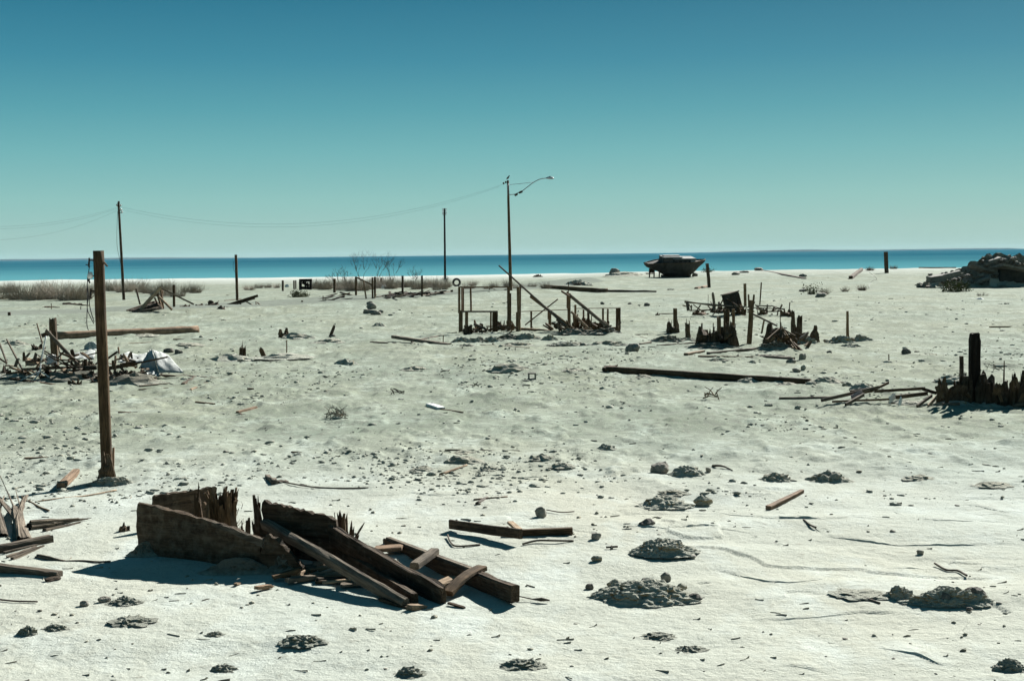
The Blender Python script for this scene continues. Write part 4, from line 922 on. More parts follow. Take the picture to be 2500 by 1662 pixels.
for x, y, w1, h1, mt, lb in [(1290,765,24,12,'rock','pale stone left of a grey pointed stone below the stump field'), (1380,742,18,22,'rock','grey pointed stone below the stump field'), (1575,595,14,9,'rock','small grey stone left of the crust mound'),
    (98,292,12,8,'rock','small stone on the slope left of the rack'), (1390,806,12,8,'mud','brown stone pair member below the pointed stone'), (2235,690,22,14,'darkrock','dark stone on the flat right of the lone slim post'), (2085,770,22,9,'mud','low clod with a spike on the flat right of the lone slim post')]:
    rock(Z(x, y), w1, h1, mt, lb)
rock(q('R4', 545, 418), 12, 14, 'mud', 'brown upright stone, right of a low one on the flat'); rock(q('R4', 488, 435), 20, 12, 'rock', 'low stone left of the brown upright stone on the flat')
post(q('R4', 1248, 345), q('R4', 1247, 285), 2.5, 'brown', 'dark spike standing in a low clod on the flat', 'spike', name='dark_spike')
lie(q('R4', 1420, 330), q('R4', 1552, 328), 3.4, 'deck', 'short stick on the flat left of the black post', 'stick', name='thin_stick'); lie(q('R4', 1580, 298), q('R4', 1640, 297), 5, 'brown', 'dark short block on the flat left of the black post', 'block', name='dark_block'); lie(q('R4', 1440, 155), q('R4', 1528, 142), 3, 'tan', 'small tan stick high on the flat at the right', 'stick', name='thin_stick')
lie(q('R4', 2075, 66), q('R4', 2260, 64), 4, 'deck', 'dark brown board lying near the right edge behind the black post', 'board', name='ground_board'); lie(q('R4', 1460, 268), q('R4', 1495, 267), 3, 'brown', 'dark chip beside the dark stone on the flat', 'chip', name='bark_chip')
rock(q('R4', 755, 290), 14, 12, 'darkrock', 'dark jagged stone right below the gnarled posts')
lie(Z(605, 690), Z(1065, 648), 7, 'grey', 'long grey plank on the sand before the dense stump clump', wide=1.6); lie(Z(520, 712), Z(975, 722), 5, 'deck', 'brown plank lying lowest before the stump field', wide=1.6); lie(Z(1020, 712), Z(1310, 732), 6, 'grey', 'grey plank pointing right below the stick heap', wide=1.6)
lie(Z(185, 622), Z(490, 600), 4, 'grey', 'thin plank touching the broad pointed stump from the left', wide=1.6); lie(Z(420, 700), Z(560, 675), 8, 'tan', 'pale plank end at the left of the long grey plank', wide=1.4); lie(Z(20, 552), Z(90, 562), 3, 'grey', 'short stick left of the mud slope', 'stick', name='thin_stick'); lie(Z(40, 610), Z(130, 598), 4, 'grey', 'stick left of the stump field near the pale boulder', 'stick', name='thin_stick')
dh = gp(Z(1200, 650)).y
for a, b, w1, mt, lb in [((1380,668),(1250,550),7,'brown','dark stick sliding down right from the stick heap'), ((1330,650),(1230,500),4,'deck','brown stick behind the dark sliding stick'), ((1090,570),(1190,480),5,'brown','dark stick sloping left from the stick heap'),
    ((1170,456),(970,358),4,'grey','long grey stick from the forked post to the stick heap'), ((1320,540),(1200,470),3.5,'deck','thin stick from the heap to the gnarled posts'), ((1255,680),(1250,640),9,'tan','pale stub of board at the foot of the stick heap'), ((1300,640),(1270,590),6,'deck','short brown board in the right of the stick heap')]:
    lean(Z(*a), dh-.6, Z(*b), dh+.2, w1, mt, lb, 'stick', 'sticks of the heap in the stump field', thin=.7)
r = rng(722)
for zx0, zx1, zy0, zy1, dd0, n_, grp in ((500, 850, 560, 640, gp(Z(700, 625)).y, 16, 'splinters heaped at the foot of the dense stump clump'), (1080, 1420, 540, 660, dh, 24, 'sticks of the heap by the gnarled posts'), (420, 980, 290, 370, gp(Z(760, 375)).y, 26, 'broken bars littered under the rack and cabinet'), (1000, 1300, 300, 385, gp(Z(1100, 380)).y, 14, 'broken bars littered right of the cabinet')):
    for k in range(n_):
        zx = r.uniform(zx0, zx1); zy = r.uniform(zy0, zy1); dx = r.gauss(0, 40); dy = r.uniform(-60, 15); d0_ = dd0+r.uniform(-.6, .6)
        beam('broken_stick', at(Z(zx, zy), d0_), at(Z(zx+dx, zy+dy), d0_+r.uniform(-.3, .3)), r.uniform(.04, .11), r.uniform(.03, .07), r.choice(['deck', 'brown', 'stump', 'dark', 'grey']), 'one of the '+grp, 'stick', grp, jag1=.08, rough=.12)
# rack and tilted cabinet behind
Dr = gp(Z(760, 375)).y; rack = thing('broken_rack', gp(Z(650, 345)), 'long broken rack of pale bars on thin legs behind the stump clump', 'rack')
for a, b, w1, mt in [((408,262),(900,300),3.2,'grey'), ((408,254),(640,290),3.4,'tan'), ((640,290),(1230,318),2.2,'grey'), ((430,262),(440,330),7,'grey'), ((480,280),(560,340),2.5,'brown'), ((540,285),(500,345),2.5,'brown'), ((600,290),(640,335),2.5,'brown'), ((450,330),(640,325),2.5,'brown'),
                     ((650,290),(650,335),6,'grey'), ((700,300),(630,380),2.2,'brown'), ((725,240),(700,290),3,'brown'), ((1000,290),(1120,295),3,'grey'), ((1120,290),(1230,325),2.5,'grey'), ((1090,280),(1085,350),3,'grey')]:
    beam('bar', at(Z(*a), Dr), at(Z(*b), Dr-.1), w1*Dr/FPX, w1*Dr/FPX, mt, parent=rack)
cab = thing('tilted_cabinet', gp(Z(820, 350)), 'dark tilted metal cabinet lying against the broken rack', 'cabinet')
cx = at(Z(800, 262), Dr+.3); sC = Dr/FPX/3.37
mw = Matrix.Translation(cx) @ Matrix.Rotation(R(-14), 4, 'Y') @ Matrix.Rotation(R(32), 4, 'Z')
cb_ = link('cabinet_body', box_mesh(100*sC, 110*sC, 150*sC, .02), 'cabinet', cab, mw)
for dx in (-27, 27):
    link('door_panel', box_mesh(42*sC, .03, 120*sC, .01), 'iron', cb_, mw @ Matrix.Translation((dx*sC, -57*sC, 0)))
link('rusty_patch', box_mesh(34*sC, .02, 44*sC, .006), 'orange', cb_, mw @ Matrix.Translation((26*sC, -61*sC, -50*sC)))
link('cabinet_lid', box_mesh(112*sC, 120*sC, .05, .012), 'grey', cab, mw @ Matrix.Translation((0, 0, 78*sC)))
for b, w1, h1, n, lb in [((860,370),40,22,12,'dark splintered heap under the tilted cabinet'), ((700,350),46,16,14,'dark low wreckage under the broken rack'), ((1050,370),32,20,14,'bristly wire heap at the right end of the rack'), ((1245,385),40,22,14,'dark torn heap at the far right of the rack'), ((540,365),50,12,12,'low dark litter under the left end of the rack'), ((185,370),12,8,6,'small dark snag on the slope left of the rack')]:
    stump(Z(*b), w1, h1, n, 'brown', lb, 'heap', name='torn_heap', spread=.8, hmin=.25)
lie(Z(200, 362), Z(350, 360), 3, 'brown', 'thin dark rail lying between the snag and the square post', 'stick', name='thin_rail')
lean(Z(1270, 330), Dr, Z(1275, 262), Dr, 4, 'grey', 'grey bent metal strip rising from the torn heap', 'strip', name='metal_strip')

# ------------------------------------------------------------------ palisade of rotten stumps at the right edge
Z = lambda x, y: q('R4', x, y)
gP = gp(Z(2000, 712)); Dp0 = gP.y; pal = thing('rotten_palisade', gP, 'dark wall of rotten upright timbers at the right edge', 'wreckage')
for x, y, w1, h1, n in [(1700,700,60,50,7), (1790,705,54,60,6), (1870,705,60,72,7), (1950,700,60,80,7), (2030,708,62,78,7), (2110,712,70,66,7), (2190,715,64,64,6), (2280,712,60,60,6), (2370,712,60,80,7)]:
    stump(Z(x, y), w1, h1, n, 'dark' if x % 20 else 'stump', parent=pal, name='rotten_timber', spread=.08, hmin=.6, deep=.45, core=.82)
stump(Z(1665, 700), 16, 66, 3, 'stump', parent=pal, name='rotten_timber', hmin=.9, spread=0, core=.95)
stump(Z(2280, 700), 15, 82, 3, 'dark', parent=pal, name='rotten_timber', hmin=.9, spread=0, core=.95); stump(Z(2350, 700), 20, 90, 3, 'dark', parent=pal, name='rotten_timber', hmin=.9, spread=0, core=.95)
stump(Z(2000, 690), 70, 84, 12, 'stump', parent=pal, name='rotten_timber', spread=.35, hmin=.6, deep=.4)
r = rng(55)
for k in range(16):
    zx = r.uniform(1660, 2380); a_ = at(Z(zx, r.uniform(560, 700)), Dp0-.35); beam('torn_stave', a_, a_+Vector((r.gauss(0, .07), r.uniform(-.1, .1), r.uniform(.12, .34))), r.uniform(.05, .12), r.uniform(.02, .05), r.choice(['dark', 'stump', 'brown']), parent=pal, jag1=.12, rough=.15)
post(Z(1952, 700), Z(1953, 106), 25, 'char', 'tall thick black charred post standing in the rotten palisade', jag1=.06, depth=.8, rough=.03); post(Z(1845, 700), Z(1845, 300), 8.5, 'dark', 'slim dark post left of the black charred post'); post(Z(2190, 700), Z(2196, 338), 6.5, 'red', 'thin reddish tapering stake in the right of the palisade', taper=.3)
branch_bundle(Z(1845, 490), 34, 20, 12, 'twigdark', 'dark twigs caught round the slim dark post', 'branch', 41, 'dark_twigs', .010); branch_bundle(Z(2110, 420), 50, 26, 10, 'twig', 'thin bare twigs behind the palisade right of the black post', 'branch', 42, 'bare_twigs', .008)
lie(Z(2110, 390), Z(2250, 392), 7, 'mud', 'low brown log lying behind the palisade', 'log', name='brown_log', rnd=True)
Dp = gP.y
for i, (a, b, w1, da, db, mt, lb) in enumerate([
    ((345,648),(800,640),7,None,None,'grey','long plank pointing left, tip of the right debris'), ((690,665),(1165,556),8,0,.3,'grey','grey plank sloping up over the long plank of the right debris'), ((1100,590),(1245,518),6,.2,.6,'brown','curved brown slat sticking up behind the sloping plank'),
    ((1130,590),(1545,566),7,.3,.5,'dark','dark beam propped level between the planks and the palisade'), ((1305,640),(1565,606),9,-.2,0,'dark','second dark beam just below the level one'), ((780,675),(1250,655),5,-.3,-.2,'brown','thin brown plank lowest along the right debris'),
    ((890,700),(1040,618),9,-.6,.1,'grey','pale short board slanting across the thin brown plank'), ((1480,712),(1600,625),8,-.5,.1,'grey','grey board leaning by the palisade, left of a tan one'), ((1570,712),(1640,635),8,-.5,.1,'tan','tan board leaning against the palisade foot'),
    ((1525,570),(1640,605),8,.2,.2,'dark','dark short beam running into the palisade'), ((930,600),(1100,580),12,.4,.5,'dark','dark shaded board under the sloping plank'), ((1690,700),(1830,695),9,-.4,-.4,'grey','grey board lying at the palisade foot'),
    ((2270,705),(2380,692),8,-.5,-.4,'grey','pale board at the palisade foot near the right edge')]):
    if da is None: lie(Z(a[0], a[1]+8), Z(b[0], b[1]+8), w1, mt, lb, 'plank', wide=1.3)
    else: lean(Z(*a), Dp+da, Z(*b), Dp+db, w1, mt, lb, 'plank', thin=.5)
for a, b, da, lb in [((1330,715),(1350,650),-.5,'flat white sheet piece among the planks, left one'), ((1250,660),(1300,625),-.2,'crumpled white scrap under the dark beams'), ((940,650),(1030,600),0,'pale pinkish board scrap under the sloping plank')]:
    lean(Z(*a), Dp+da, Z(*b), Dp+da+.15, 16, 'white' if 'white' in lb else 'pink', lb, 'scrap', name='white_scrap', thin=.12)
for b, w1, h1, mt, lb in [((1040,590),50,22,'mud','brown earth lump behind the sloping plank'), ((1400,715),70,12,'mud','low litter heap before the dark beams'), ((2240,712),50,40,'crust','pale crust lump in the palisade near the right edge'), ((1800,720),90,16,'mud','mud bank along the left foot of the palisade'), ((2120,722),90,16,'mud','mud bank along the right foot of the palisade'), ((1780,540),60,20,'mud','dark earth heaped behind the left of the palisade'), ((920,560),18,14,'crust','small grey clod left of the earth lump')]:
    mound(Z(*b), w1, h1, mt, lb, rough=.5, sub=3, fr=3)
lie(Z(460, 675), Z(530, 690), 4, 'brown', 'short stick below the long plank tip', 'stick', name='thin_stick'); rock(Z(110, 728), 14, 8, 'mud', 'brown stone left below the long plank tip'); rock(Z(260, 712), 22, 8, 'mud', 'flat reddish brown clod below the long plank tip')

# ------------------------------------------------------------------ debris pile at the left
Z = lambda x, y: q('Z3', x, y)
g0 = gp(Z(600, 600)); DL = g0.y+.8
G = 'planks of the left debris pile'
post(Z(425, 500), Z(402, 110), 16, 'stump', 'stout broken post leaning in the left debris pile', jag1=.12, depth=.8)
for a, b, w1, da, db, mt, lb in [
    ((610,482),(352,208),9,.2,.6,'grey','broad grey plank slanting down right from the stout broken post'), ((200,565),(50,275),6,.2,.4,'grey','dark stick leaning left at the far left of the debris pile'), ((50,450),(-10,290),6,.5,.7,'grey','stick leaning left at the picture edge, by the debris pile'),
    ((325,310),(282,155),4.5,.7,.8,'brown','thin stick standing left of the stout broken post'), ((320,250),(390,225),10,.7,.7,'dark','dark board end nailed left of the stout broken post'), ((560,492),(335,362),3.5,.0,.3,'grey','thin upper lath slanting before the stout broken post'),
    ((545,498),(330,378),3,-.05,.2,'dark','thin lower lath slanting before the stout broken post'), ((468,430),(440,290),4,.4,.5,'tan','tan splinter on the stout broken post'), ((170,505),(740,485),6,.1,.0,'grey','long level grey plank across the left debris pile'),
    ((350,540),(740,497),7,-.1,.0,'dark','dark plank just under the long level grey plank'), ((300,565),(720,545),6,-.3,-.2,'brown','brown plank low in the left debris pile'), ((880,545),(885,400),8,.0,.0,'tan','pale upright board just right of the tall pole stub'),
    ((820,500),(1050,460),9,.2,.3,'dark','dark beam in the heap right of the tall pole stub'), ((1000,470),(1282,412),4,.0,-.2,'brown','thin brown stick laid over the white metal sheet'), ((905,335),(912,385),6,.5,.5,'red','small reddish stub behind the white metal sheet'),
    ((920,400),(1010,460),5,.2,.0,'dark','dark strip across the left white sheet'), ((800,440),(900,370),5,.4,.5,'dark','dark stick rising behind the tall pole stub')]:
    lean(Z(*a), DL+da, Z(*b), DL+db, w1, mt, lb, 'plank', G, thin=.5)
for a, b, w1, mt, lb in [((1085,555),(1400,570),7,'grey','long grey plank lying right of the debris pile, nearer half'), ((1390,562),(1780,592),6,'grey','thin end plank of the debris pile pointing right'), ((1560,618),(1930,585),4,'tan','pale thin plank on the sand right of the debris pile'),
    ((1000,590),(1200,575),5,'grey','grey slat in front of the white sheet'), ((1070,640),(1300,622),5,'grey','curved slat on the sand below the white sheet'), ((1060,665),(1290,655),4,'tan','lowest pale slat below the white sheet'), ((20,575),(520,645),5,'brown','long brown strip on the sand at the pile front left'),
    ((860,610),(1100,600),6,'dark','dark slat at the pile front right of the tall pole stub'), ((1400,625),(1500,570),6,'dark','dark pointed board end under the thin end plank'), ((1455,668),(1500,650),5,'tan','small tan stick below the thin end plank'), ((880,715),(1020,722),3,'tan','thin pale stick below the debris pile'), ((1180,735),(1330,748),3,'brown','thin twig on the flat below the debris pile'), ((1500,760),(1640,775),4,'brown','brown branch on the flat right below the debris pile'),
    ((1330,280),(1625,285),3.5,'brown','thin brown board behind the debris pile'), ((900,318),(1240,300),3,'red','reddish thin board behind the debris pile'), ((910,838),(1000,842),4,'red','reddish chip on the flat right of the tall pole stub'), ((1440,335),(1550,340),4,'dark','dark slat beyond the two dark lumps'), ((1900,660),(1935,662),5,'brown','brown chip on the flat far right of the debris pile')]:
    lie(Z(*a), Z(*b), w1, mt, lb, 'lath', 'laths on the sand round the left debris pile', name='fallen_lath', wide=1.5)
stand = thing('broken_stand', gp(Z(310, 590)), 'thin whitish broken stand with splayed legs before the stout broken post', 'stand')
for a, b in [((352,250),(312,460)), ((312,440),(308,520)), ((308,520),(160,590)), ((308,520),(260,590)), ((308,520),(415,588))]:
    beam('rod', at(Z(*a), DL-.4), at(Z(*b), DL-.6), .034, .034, 'white', parent=stand, rnd=True)
r = rng(733)
for zx0, zx1, zy0, zy1, n_, grp in ((20, 330, 420, 575, 26, 'broken laths at the far left of the debris pile'), (330, 720, 400, 600, 40, 'broken laths left of the tall pole stub in the debris pile'), (800, 1200, 410, 620, 44, 'broken laths right of the tall pole stub in the debris pile')):
    for k in range(n_):
        zx = r.uniform(zx0, zx1); zy = r.uniform(zy0, zy1); dx = r.gauss(0, 70); dy = r.uniform(-75, 20); d0_ = DL+r.uniform(-.7, .9)
        beam('broken_lath', at(Z(zx, zy), d0_), at(Z(zx+dx, zy+dy), d0_+r.uniform(-.4, .4)), r.uniform(.03, .10), r.uniform(.02, .05), r.choice(['grey', 'brown', 'dark', 'dark', 'tan', 'grey']), 'one of the '+grp, 'lath', grp, jag1=.08, rough=.12)
def sheet(name, quad, deps, mat, label, cat, nx=16, ny=10, amp=.05, fold=0., thick=.012, seed=None):
    """a crumpled sheet with real thickness between four traced corners at given depths"""
    P = [at(p, d) for p, d in zip(quad, deps)]; r = rng(seed); o = r.random()*40; V = []; F = []
    c0 = (P[0]+P[1]+P[2]+P[3])/4; nrm = (P[1]-P[0]).cross(P[3]-P[0]).normalized()
    for sd in (0, 1):
        for i in range(nx+1):
            for j in range(ny+1):
                u, v = i/nx, j/ny; p = (P[0].lerp(P[1], u)).lerp(P[3].lerp(P[2], u), v)
                k = amp*mnoise.fractal(Vector((u*3+o, v*2.4, 0)), 1, 2, 4)+fold*abs(math.sin(u*6.3+o)); V.append(tuple(p-c0+nrm*(k+sd*thick)))
    N = (nx+1)*(ny+1); ix = lambda s, i, j: s*N+i*(ny+1)+j
    for i in range(nx):
        for j in range(ny): F.append((ix(0,i,j), ix(0,i,j+1), ix(0,i+1,j+1), ix(0,i+1,j))); F.append((ix(1,i,j), ix(1,i+1,j), ix(1,i+1,j+1), ix(1,i,j+1)))
        F.append((ix(0,i,0), ix(0,i+1,0), ix(1,i+1,0), ix(1,i,0))); F.append((ix(0,i,ny), ix(1,i,ny), ix(1,i+1,ny), ix(0,i+1,ny)))
    for j in range(ny): F.append((ix(0,0,j), ix(1,0,j), ix(1,0,j+1), ix(0,0,j+1))); F.append((ix(0,nx,j), ix(0,nx,j+1), ix(1,nx,j+1), ix(1,nx,j)))
    return tag(link(name, pydata('sheet', V, F), mat, None, Matrix.Translation(c0), True), label, cat)
sheet('metal_sheet', [Z(1215,530), Z(1410,535), Z(1290,400), Z(1170,355)], [DL-.4, DL-.6, DL+.7, DL+.5], 'metal', 'white crumpled metal sheet standing up like a tent in the debris pile', 'sheet', amp=.04)
sheet('metal_sheet', [Z(1060,500), Z(1215,535), Z(1165,355), Z(1135,375)], [DL-.1, DL-.3, DL+.5, DL+.6], 'metal', 'shaded left flap of the white tent-like metal sheet', 'sheet', amp=.06)
sheet('metal_sheet', [Z(900,455), Z(1100,455), Z(1130,388), Z(930,388)], [DL+.2, DL+.2, DL+2.0, DL+2.0], 'metal', 'flat bluish metal sheet lying left of the tent-like sheet', 'sheet', amp=.06)
sheet('metal_sheet', [Z(570,430), Z(720,430), Z(730,360), Z(560,390)], [DL+.4, DL+.4, DL+1.8, DL+1.6], 'metal', 'white metal sheet lying left of the tall pole stub', 'sheet', amp=.05)
sheet('metal_sheet', [Z(1100,545), Z(1230,560), Z(1200,510), Z(1120,500)], [DL-.6, DL-.6, DL-.1, DL-.1], 'metal', 'small bent white sheet scrap under the tent-like sheet', 'sheet', amp=.1)
sheet('metal_sheet', [Z(190,480), Z(310,480), Z(300,420), Z(200,420)], [DL+.2, DL+.2, DL+.5, DL+.5], 'tan', 'tan torn board panel at the left of the debris pile', 'panel', amp=.08)
sheet('metal_sheet', [Z(345,470), Z(440,480), Z(425,395), Z(355,395)], [DL+.25, DL+.25, DL+.4, DL+.4], 'white', 'pale torn panel just below the stout broken post', 'panel', amp=.08)
for b, w1, h1, n, mt, lb in [((300,360),36,26,14,'dark','bristly dark clump left of the stout broken post'), ((130,570),36,28,12,'dark','dark torn clump at the far left of the debris pile'), ((590,625),30,26,10,'stump','splayed rotten stub at the front of the debris pile'), ((960,600),60,50,26,'dark','dark tangle right of the tall pole stub'),
    ((700,590),50,40,18,'dark','dark tangle just left of the tall pole stub'), ((650,480),60,24,16,'dark','dark splinters under the white sheet left of the tall pole stub'), ((30,540),30,36,12,'dark','dark clump at the left picture edge'), ((420,560),60,26,16,'dark','dark litter under the long level grey plank'), ((1060,590),36,38,12,'dark','torn dark strips under the tent-like sheet'), ((1180,600),30,18,8,'stump','frayed stub before the tent-like sheet'), ((770,610),50,30,14,'dark','dark shreds behind the tall pole stub')]:
    stump(Z(*b), w1, h1*.6, n+6, mt, lb, 'heap', name='torn_heap', spread=1.6, hmin=.2, core=.4)
for b, w1, h1, mt, lb in [((1000,625),110,34,'darkmud','mud under the right of the debris pile'), ((520,600),130,30,'darkmud','mud under the left of the debris pile'), ((100,580),80,14,'mud','mud at the far left foot of the debris pile'), ((100,335),50,16,'crust','pale clods behind the far left of the debris pile'), ((690,360),34,30,'metal','grey hump showing behind the tall pole stub')]:
    mound(Z(*b), w1, h1, mt, lb, rough=.6, sub=3, fr=3.5)
rock(Z(1280, 388), 26, 17, 'darkrock', 'larger of two dark lumps behind the tent-like sheet'); rock(Z(1363, 392), 19, 14, 'darkrock', 'smaller of two dark lumps behind the tent-like sheet')
lie(Z(440, 275), Z(1512, 225), 22, 'red', 'thick reddish log lying level behind the debris pile', 'log', name='thick_log', rnd=True, wide=1.05, rough=.05)
mound(Z(1100, 262), 50, 8, 'crust', 'low crust lump in front of the thick reddish log', rough=.6, sub=3); mound(Z(1430, 335), 76, 10, 'crust', 'greenish grey crust strip behind the two dark lumps', rough=.7, sub=3)
post(q('Z4', 80, 1116), q('Z4', 78, 1082), 6, 'dark', 'short stub beside the road at the left edge', 'stump', name='road_stub')

# ------------------------------------------------------------------ wreckage beyond the road, left
Z = lambda x, y: q('Z4', x, y)
post(Z(1475, 1062), Z(1473, 850), 5.6, 'brown', 'thick short post beyond the road, right of the broken roof frame')
post(Z(2010, 1000), Z(1998, 596), 5.8, 'brown', 'tall square post beyond the road with a loose wire'); post(Z(1190, 1030), Z(1152, 882), 3.6, 'dark', 'dark leaning stake left of the broken roof frame')
DW = gp(Z(1250, 1072)).y
roof = thing('broken_roof_frame', gp(Z(1250, 1070)), 'broken gabled roof frame of tan boards collapsed beyond the road', 'wreckage')
for a, b, w1, da, db, mt in [((1180,1072),(1360,872),6,0,1,'tan'), ((1360,880),(1385,1050),4,1,2,'brown'), ((1335,930),(1370,1050),5,1,1.6,'brown'), ((1345,950),(1455,1060),4,.6,0,'tan'), ((1365,880),(1640,1015),3,1,2.5,'grey'), ((1310,960),(1350,1040),4,.8,1,'dark'), ((1375,900),(1368,1020),5,1.6,1.8,'brown'), ((1075,1072),(1300,995),4,0,2,'dark'), ((1100,1075),(1330,1010),4,-.2,1.5,'grey'), ((1120,1076),(1340,1030),4,-.4,1,'dark'), ((1160,1078),(1370,1048),4,-.5,.5,'grey')]:
    lean_o = beam('rafter', at(Z(*a), DW+da), at(Z(*b), DW+db), w1*DW/FPX*.9, w1*DW/FPX*1.35, mt, parent=roof)
sheet('roof_panel', [Z(1085,1075), Z(1390,1058), Z(1330,985), Z(1240,1010)], [DW, DW, DW+2, DW+2], 'dark', 'dark fallen panel at the foot of the broken roof frame', 'panel', amp=.1)
DW2 = gp(Z(1950, 1055)).y
for a, b, w1, da, db, mt, lb in [((1820,1058),(2185,942),6,0,.5,'brown','long brown board rising right from the low heap beyond the road'), ((1860,1056),(2160,965),4,-.2,.3,'dark','dark board under the long rising board beyond the road'), ((2080,990),(2160,1035),3,.2,-.3,'tan','tan brace under the long rising board'),
    ((2170,1048),(2168,990),3.4,0,0,'brown','short stake at the right of the rising board'), ((2180,1000),(2230,1045),2.5,0,-.2,'tan','thin tan stick right of the rising board'), ((2030,1000),(2060,1060),4,.1,-.2,'brown','short board hanging under the rising board')]:
    lean(Z(*a), DW2+da, Z(*b), DW2+db, w1, mt, lb, 'board', 'boards of the low heap beyond the road', thin=.6)
for b, w1, h1, n, lb in [((1800,1055),34,14,12,'low dark heap left of the rising board beyond the road'), ((1880,1045),24,10,10,'dark litter under the rising board'), ((1560,1060),40,8,10,'low litter right of the thick short post beyond the road'), ((1700,1060),30,7,9,'second low litter heap along the road edge'), ((600,1020),60,6,12,'dark branch litter beyond the road left of the tall pole stub'), ((420,1044),40,4,8,'thin dark litter on the sand at far left')]:
    stump(Z(*b), w1, h1, n, 'dark' if n > 8 else 'stump', lb, 'heap', name='low_heap', spread=1., hmin=.2)
lie(Z(540, 1010), Z(750, 1030), 3, 'brown', 'dark bent board on the sand beyond the road at left', 'board', name='ground_board'); lie(Z(385, 1038), Z(500, 1046), 2.6, 'dark', 'thin dark board on the sand beyond the road, further left', 'board', name='ground_board'); post(Z(435, 1062), Z(434, 1008), 1.6, 'dark', 'thin short stake over the thin dark board', 'stake', name='thin_stake')
post(Z(685, 1070), Z(684, 1032), 1.6, 'dark', 'thin short stake left of the tall pole stub beyond the road', 'stake', name='thin_stake'); lie(Z(1905, 988), Z(2040, 975), 2.4, 'dark', 'thin dark board behind the tall square post', 'board', name='ground_board')

# ------------------------------------------------------------------ row of posts beyond the road, centre
Z = lambda x, y: q('Z5', x, y)
for x, y0, y1, wz, mt, lb, kw in [(305,372,285,16,'dark','leftmost short dark post of the row beyond the road',{}), (397,356,285,12,'dark','left of two thin paired posts beside the burnt frame',{}), (412,356,284,10,'dark','right of two thin paired posts beside the burnt frame',{}),
    (730,385,270,20,'brown','stout post in the row right of the burnt frame',{}), (907,418,255,18,'brown','post with a tie rail in the row before the bare bush',{}), (1043,440,260,14,'brown','left of the two close posts in the row',{}), (1063,435,256,17,'dark','right of the two close posts in the row',{}),
    (1115,345,263,16,'dark','short post behind the two close posts of the row',{}), (1290,418,247,17,'dark','tall post second from the right of the row',{}), (1450,418,246,15,'dark','rightmost tall post of the row',{}),
    (1698,430,392,20,'stump','short stub at the road edge left of the deck frame',{}), (465,470,450,16,'dark','tiny stub beyond the road below the green bush',{}), (636,455,412,7,'brown','thin short stake beyond the road below the burnt frame',{})]:
    post(Z(x, y0), Z(x, y1), wz/3.37, mt, lb, **kw)
post(Z(992, 445), Z(970, 290), 3.6, 'red', 'reddish leaning plank in the row of posts'); post(Z(1055, 440), Z(1072, 395), 4, 'tan', 'short tan board leaning at the two close posts')
dd = gp(Z(907, 418)).y; beam('tie_rail', at(Z(907, 258), dd), at(Z(1042, 322), dd+1), .09, .09, 'brown', 'slanting tie rail from the row post toward the two close posts', 'rail')
DF = gp(Z(490, 362)).y; fr_ = thing('burnt_frame', gp(Z(490, 362)), 'burnt black boxy frame standing left of the row posts', 'frame')
for a, b, w1 in [((450,365),(450,280),24), ((535,362),(535,290),20), ((440,285),(545,283),14), ((490,360),(492,290),12), ((512,360),(510,300),8), ((445,345),(545,350),12), ((465,300),(520,330),8)]:
    beam('frame_bar', at(Z(*a), DF), at(Z(*b), DF), w1/3.37*DF/FPX, .25, 'char', parent=fr_)
for a, b, w1, mt, lb in [((1080,430),(1330,395),5,'dark','dark plank on the ground left of the tall row post'), ((1180,440),(1420,440),6,'dark','long dark plank along the road edge in the row'), ((1300,445),(1530,435),5,'brown','brown plank along the road edge left of the short stub'), ((1440,425),(1690,425),4,'brown','thin plank ending at the short stub'), ((1350,402),(1480,410),7,'dark','dark board between the two tall row posts'),
    ((190,487),(420,480),3,'dark','thin dark plank beyond the road below the green bush'), ((780,385),(900,415),2.6,'dark','thin wire line left of the post with a tie rail'), ((160,445),(205,445),2.4,'dark','tiny dark stick beyond the road at left centre'), ((660,470),(720,455),5,'dark','dark chunk beyond the road below the stout post')]:
    lie(Z(*a), Z(*b), w1, mt, lb, 'plank', name='fallen_board')
for b, w1, h1, n, lb in [((1310,412),30,12,12,'dark litter at the foot of the tall row post'), ((1400,410),36,8,10,'dark litter between the two tall row posts'), ((1480,412),26,10,9,'dark litter right of the rightmost row post'), ((1610,405),26,10,8,'brown lump right of the row posts'), ((1190,425),34,9,12,'low dark litter right of the two close posts'), ((1240,440),30,10,10,'low litter at the road edge in the row')]:
    stump(Z(*b), w1, h1, n, 'dark', lb, 'heap', name='low_heap', spread=1., hmin=.2)
rock(Z(1140, 352), 14, 11, 'white', 'white lump beside the short post behind the row'); rock(Z(340, 340), 12, 8, 'white', 'pale lump right of the leftmost row post', seed=77)
rock(Z(1605, 402), 22, 10, 'mud', 'brown boulder right of the rightmost row post')
r = rng(744)
for zx0, zx1, zy0, zy1, n_, grp in ((1060, 1560, 405, 450, 44, 'broken boards littered along the row of posts'), (560, 760, 420, 490, 10, 'broken bits beyond the road below the stout post')):
    for k in range(n_):
        zx = r.uniform(zx0, zx1); zy = r.uniform(zy0, zy1); g_ = gp(Z(zx, zy), .02); L_ = r.uniform(.25, 1.6); an = r.gauss(.2, .7)
        beam('broken_board', g_, g_+Vector((math.cos(an)*L_, math.sin(an)*L_, r.uniform(0, .35)*min(1, L_))), r.uniform(.06, .2), r.uniform(.04, .1), r.choice(['dark', 'brown', 'grey', 'dark', 'char']), 'one of the '+grp, 'board', grp, jag1=.08, rough=.12)
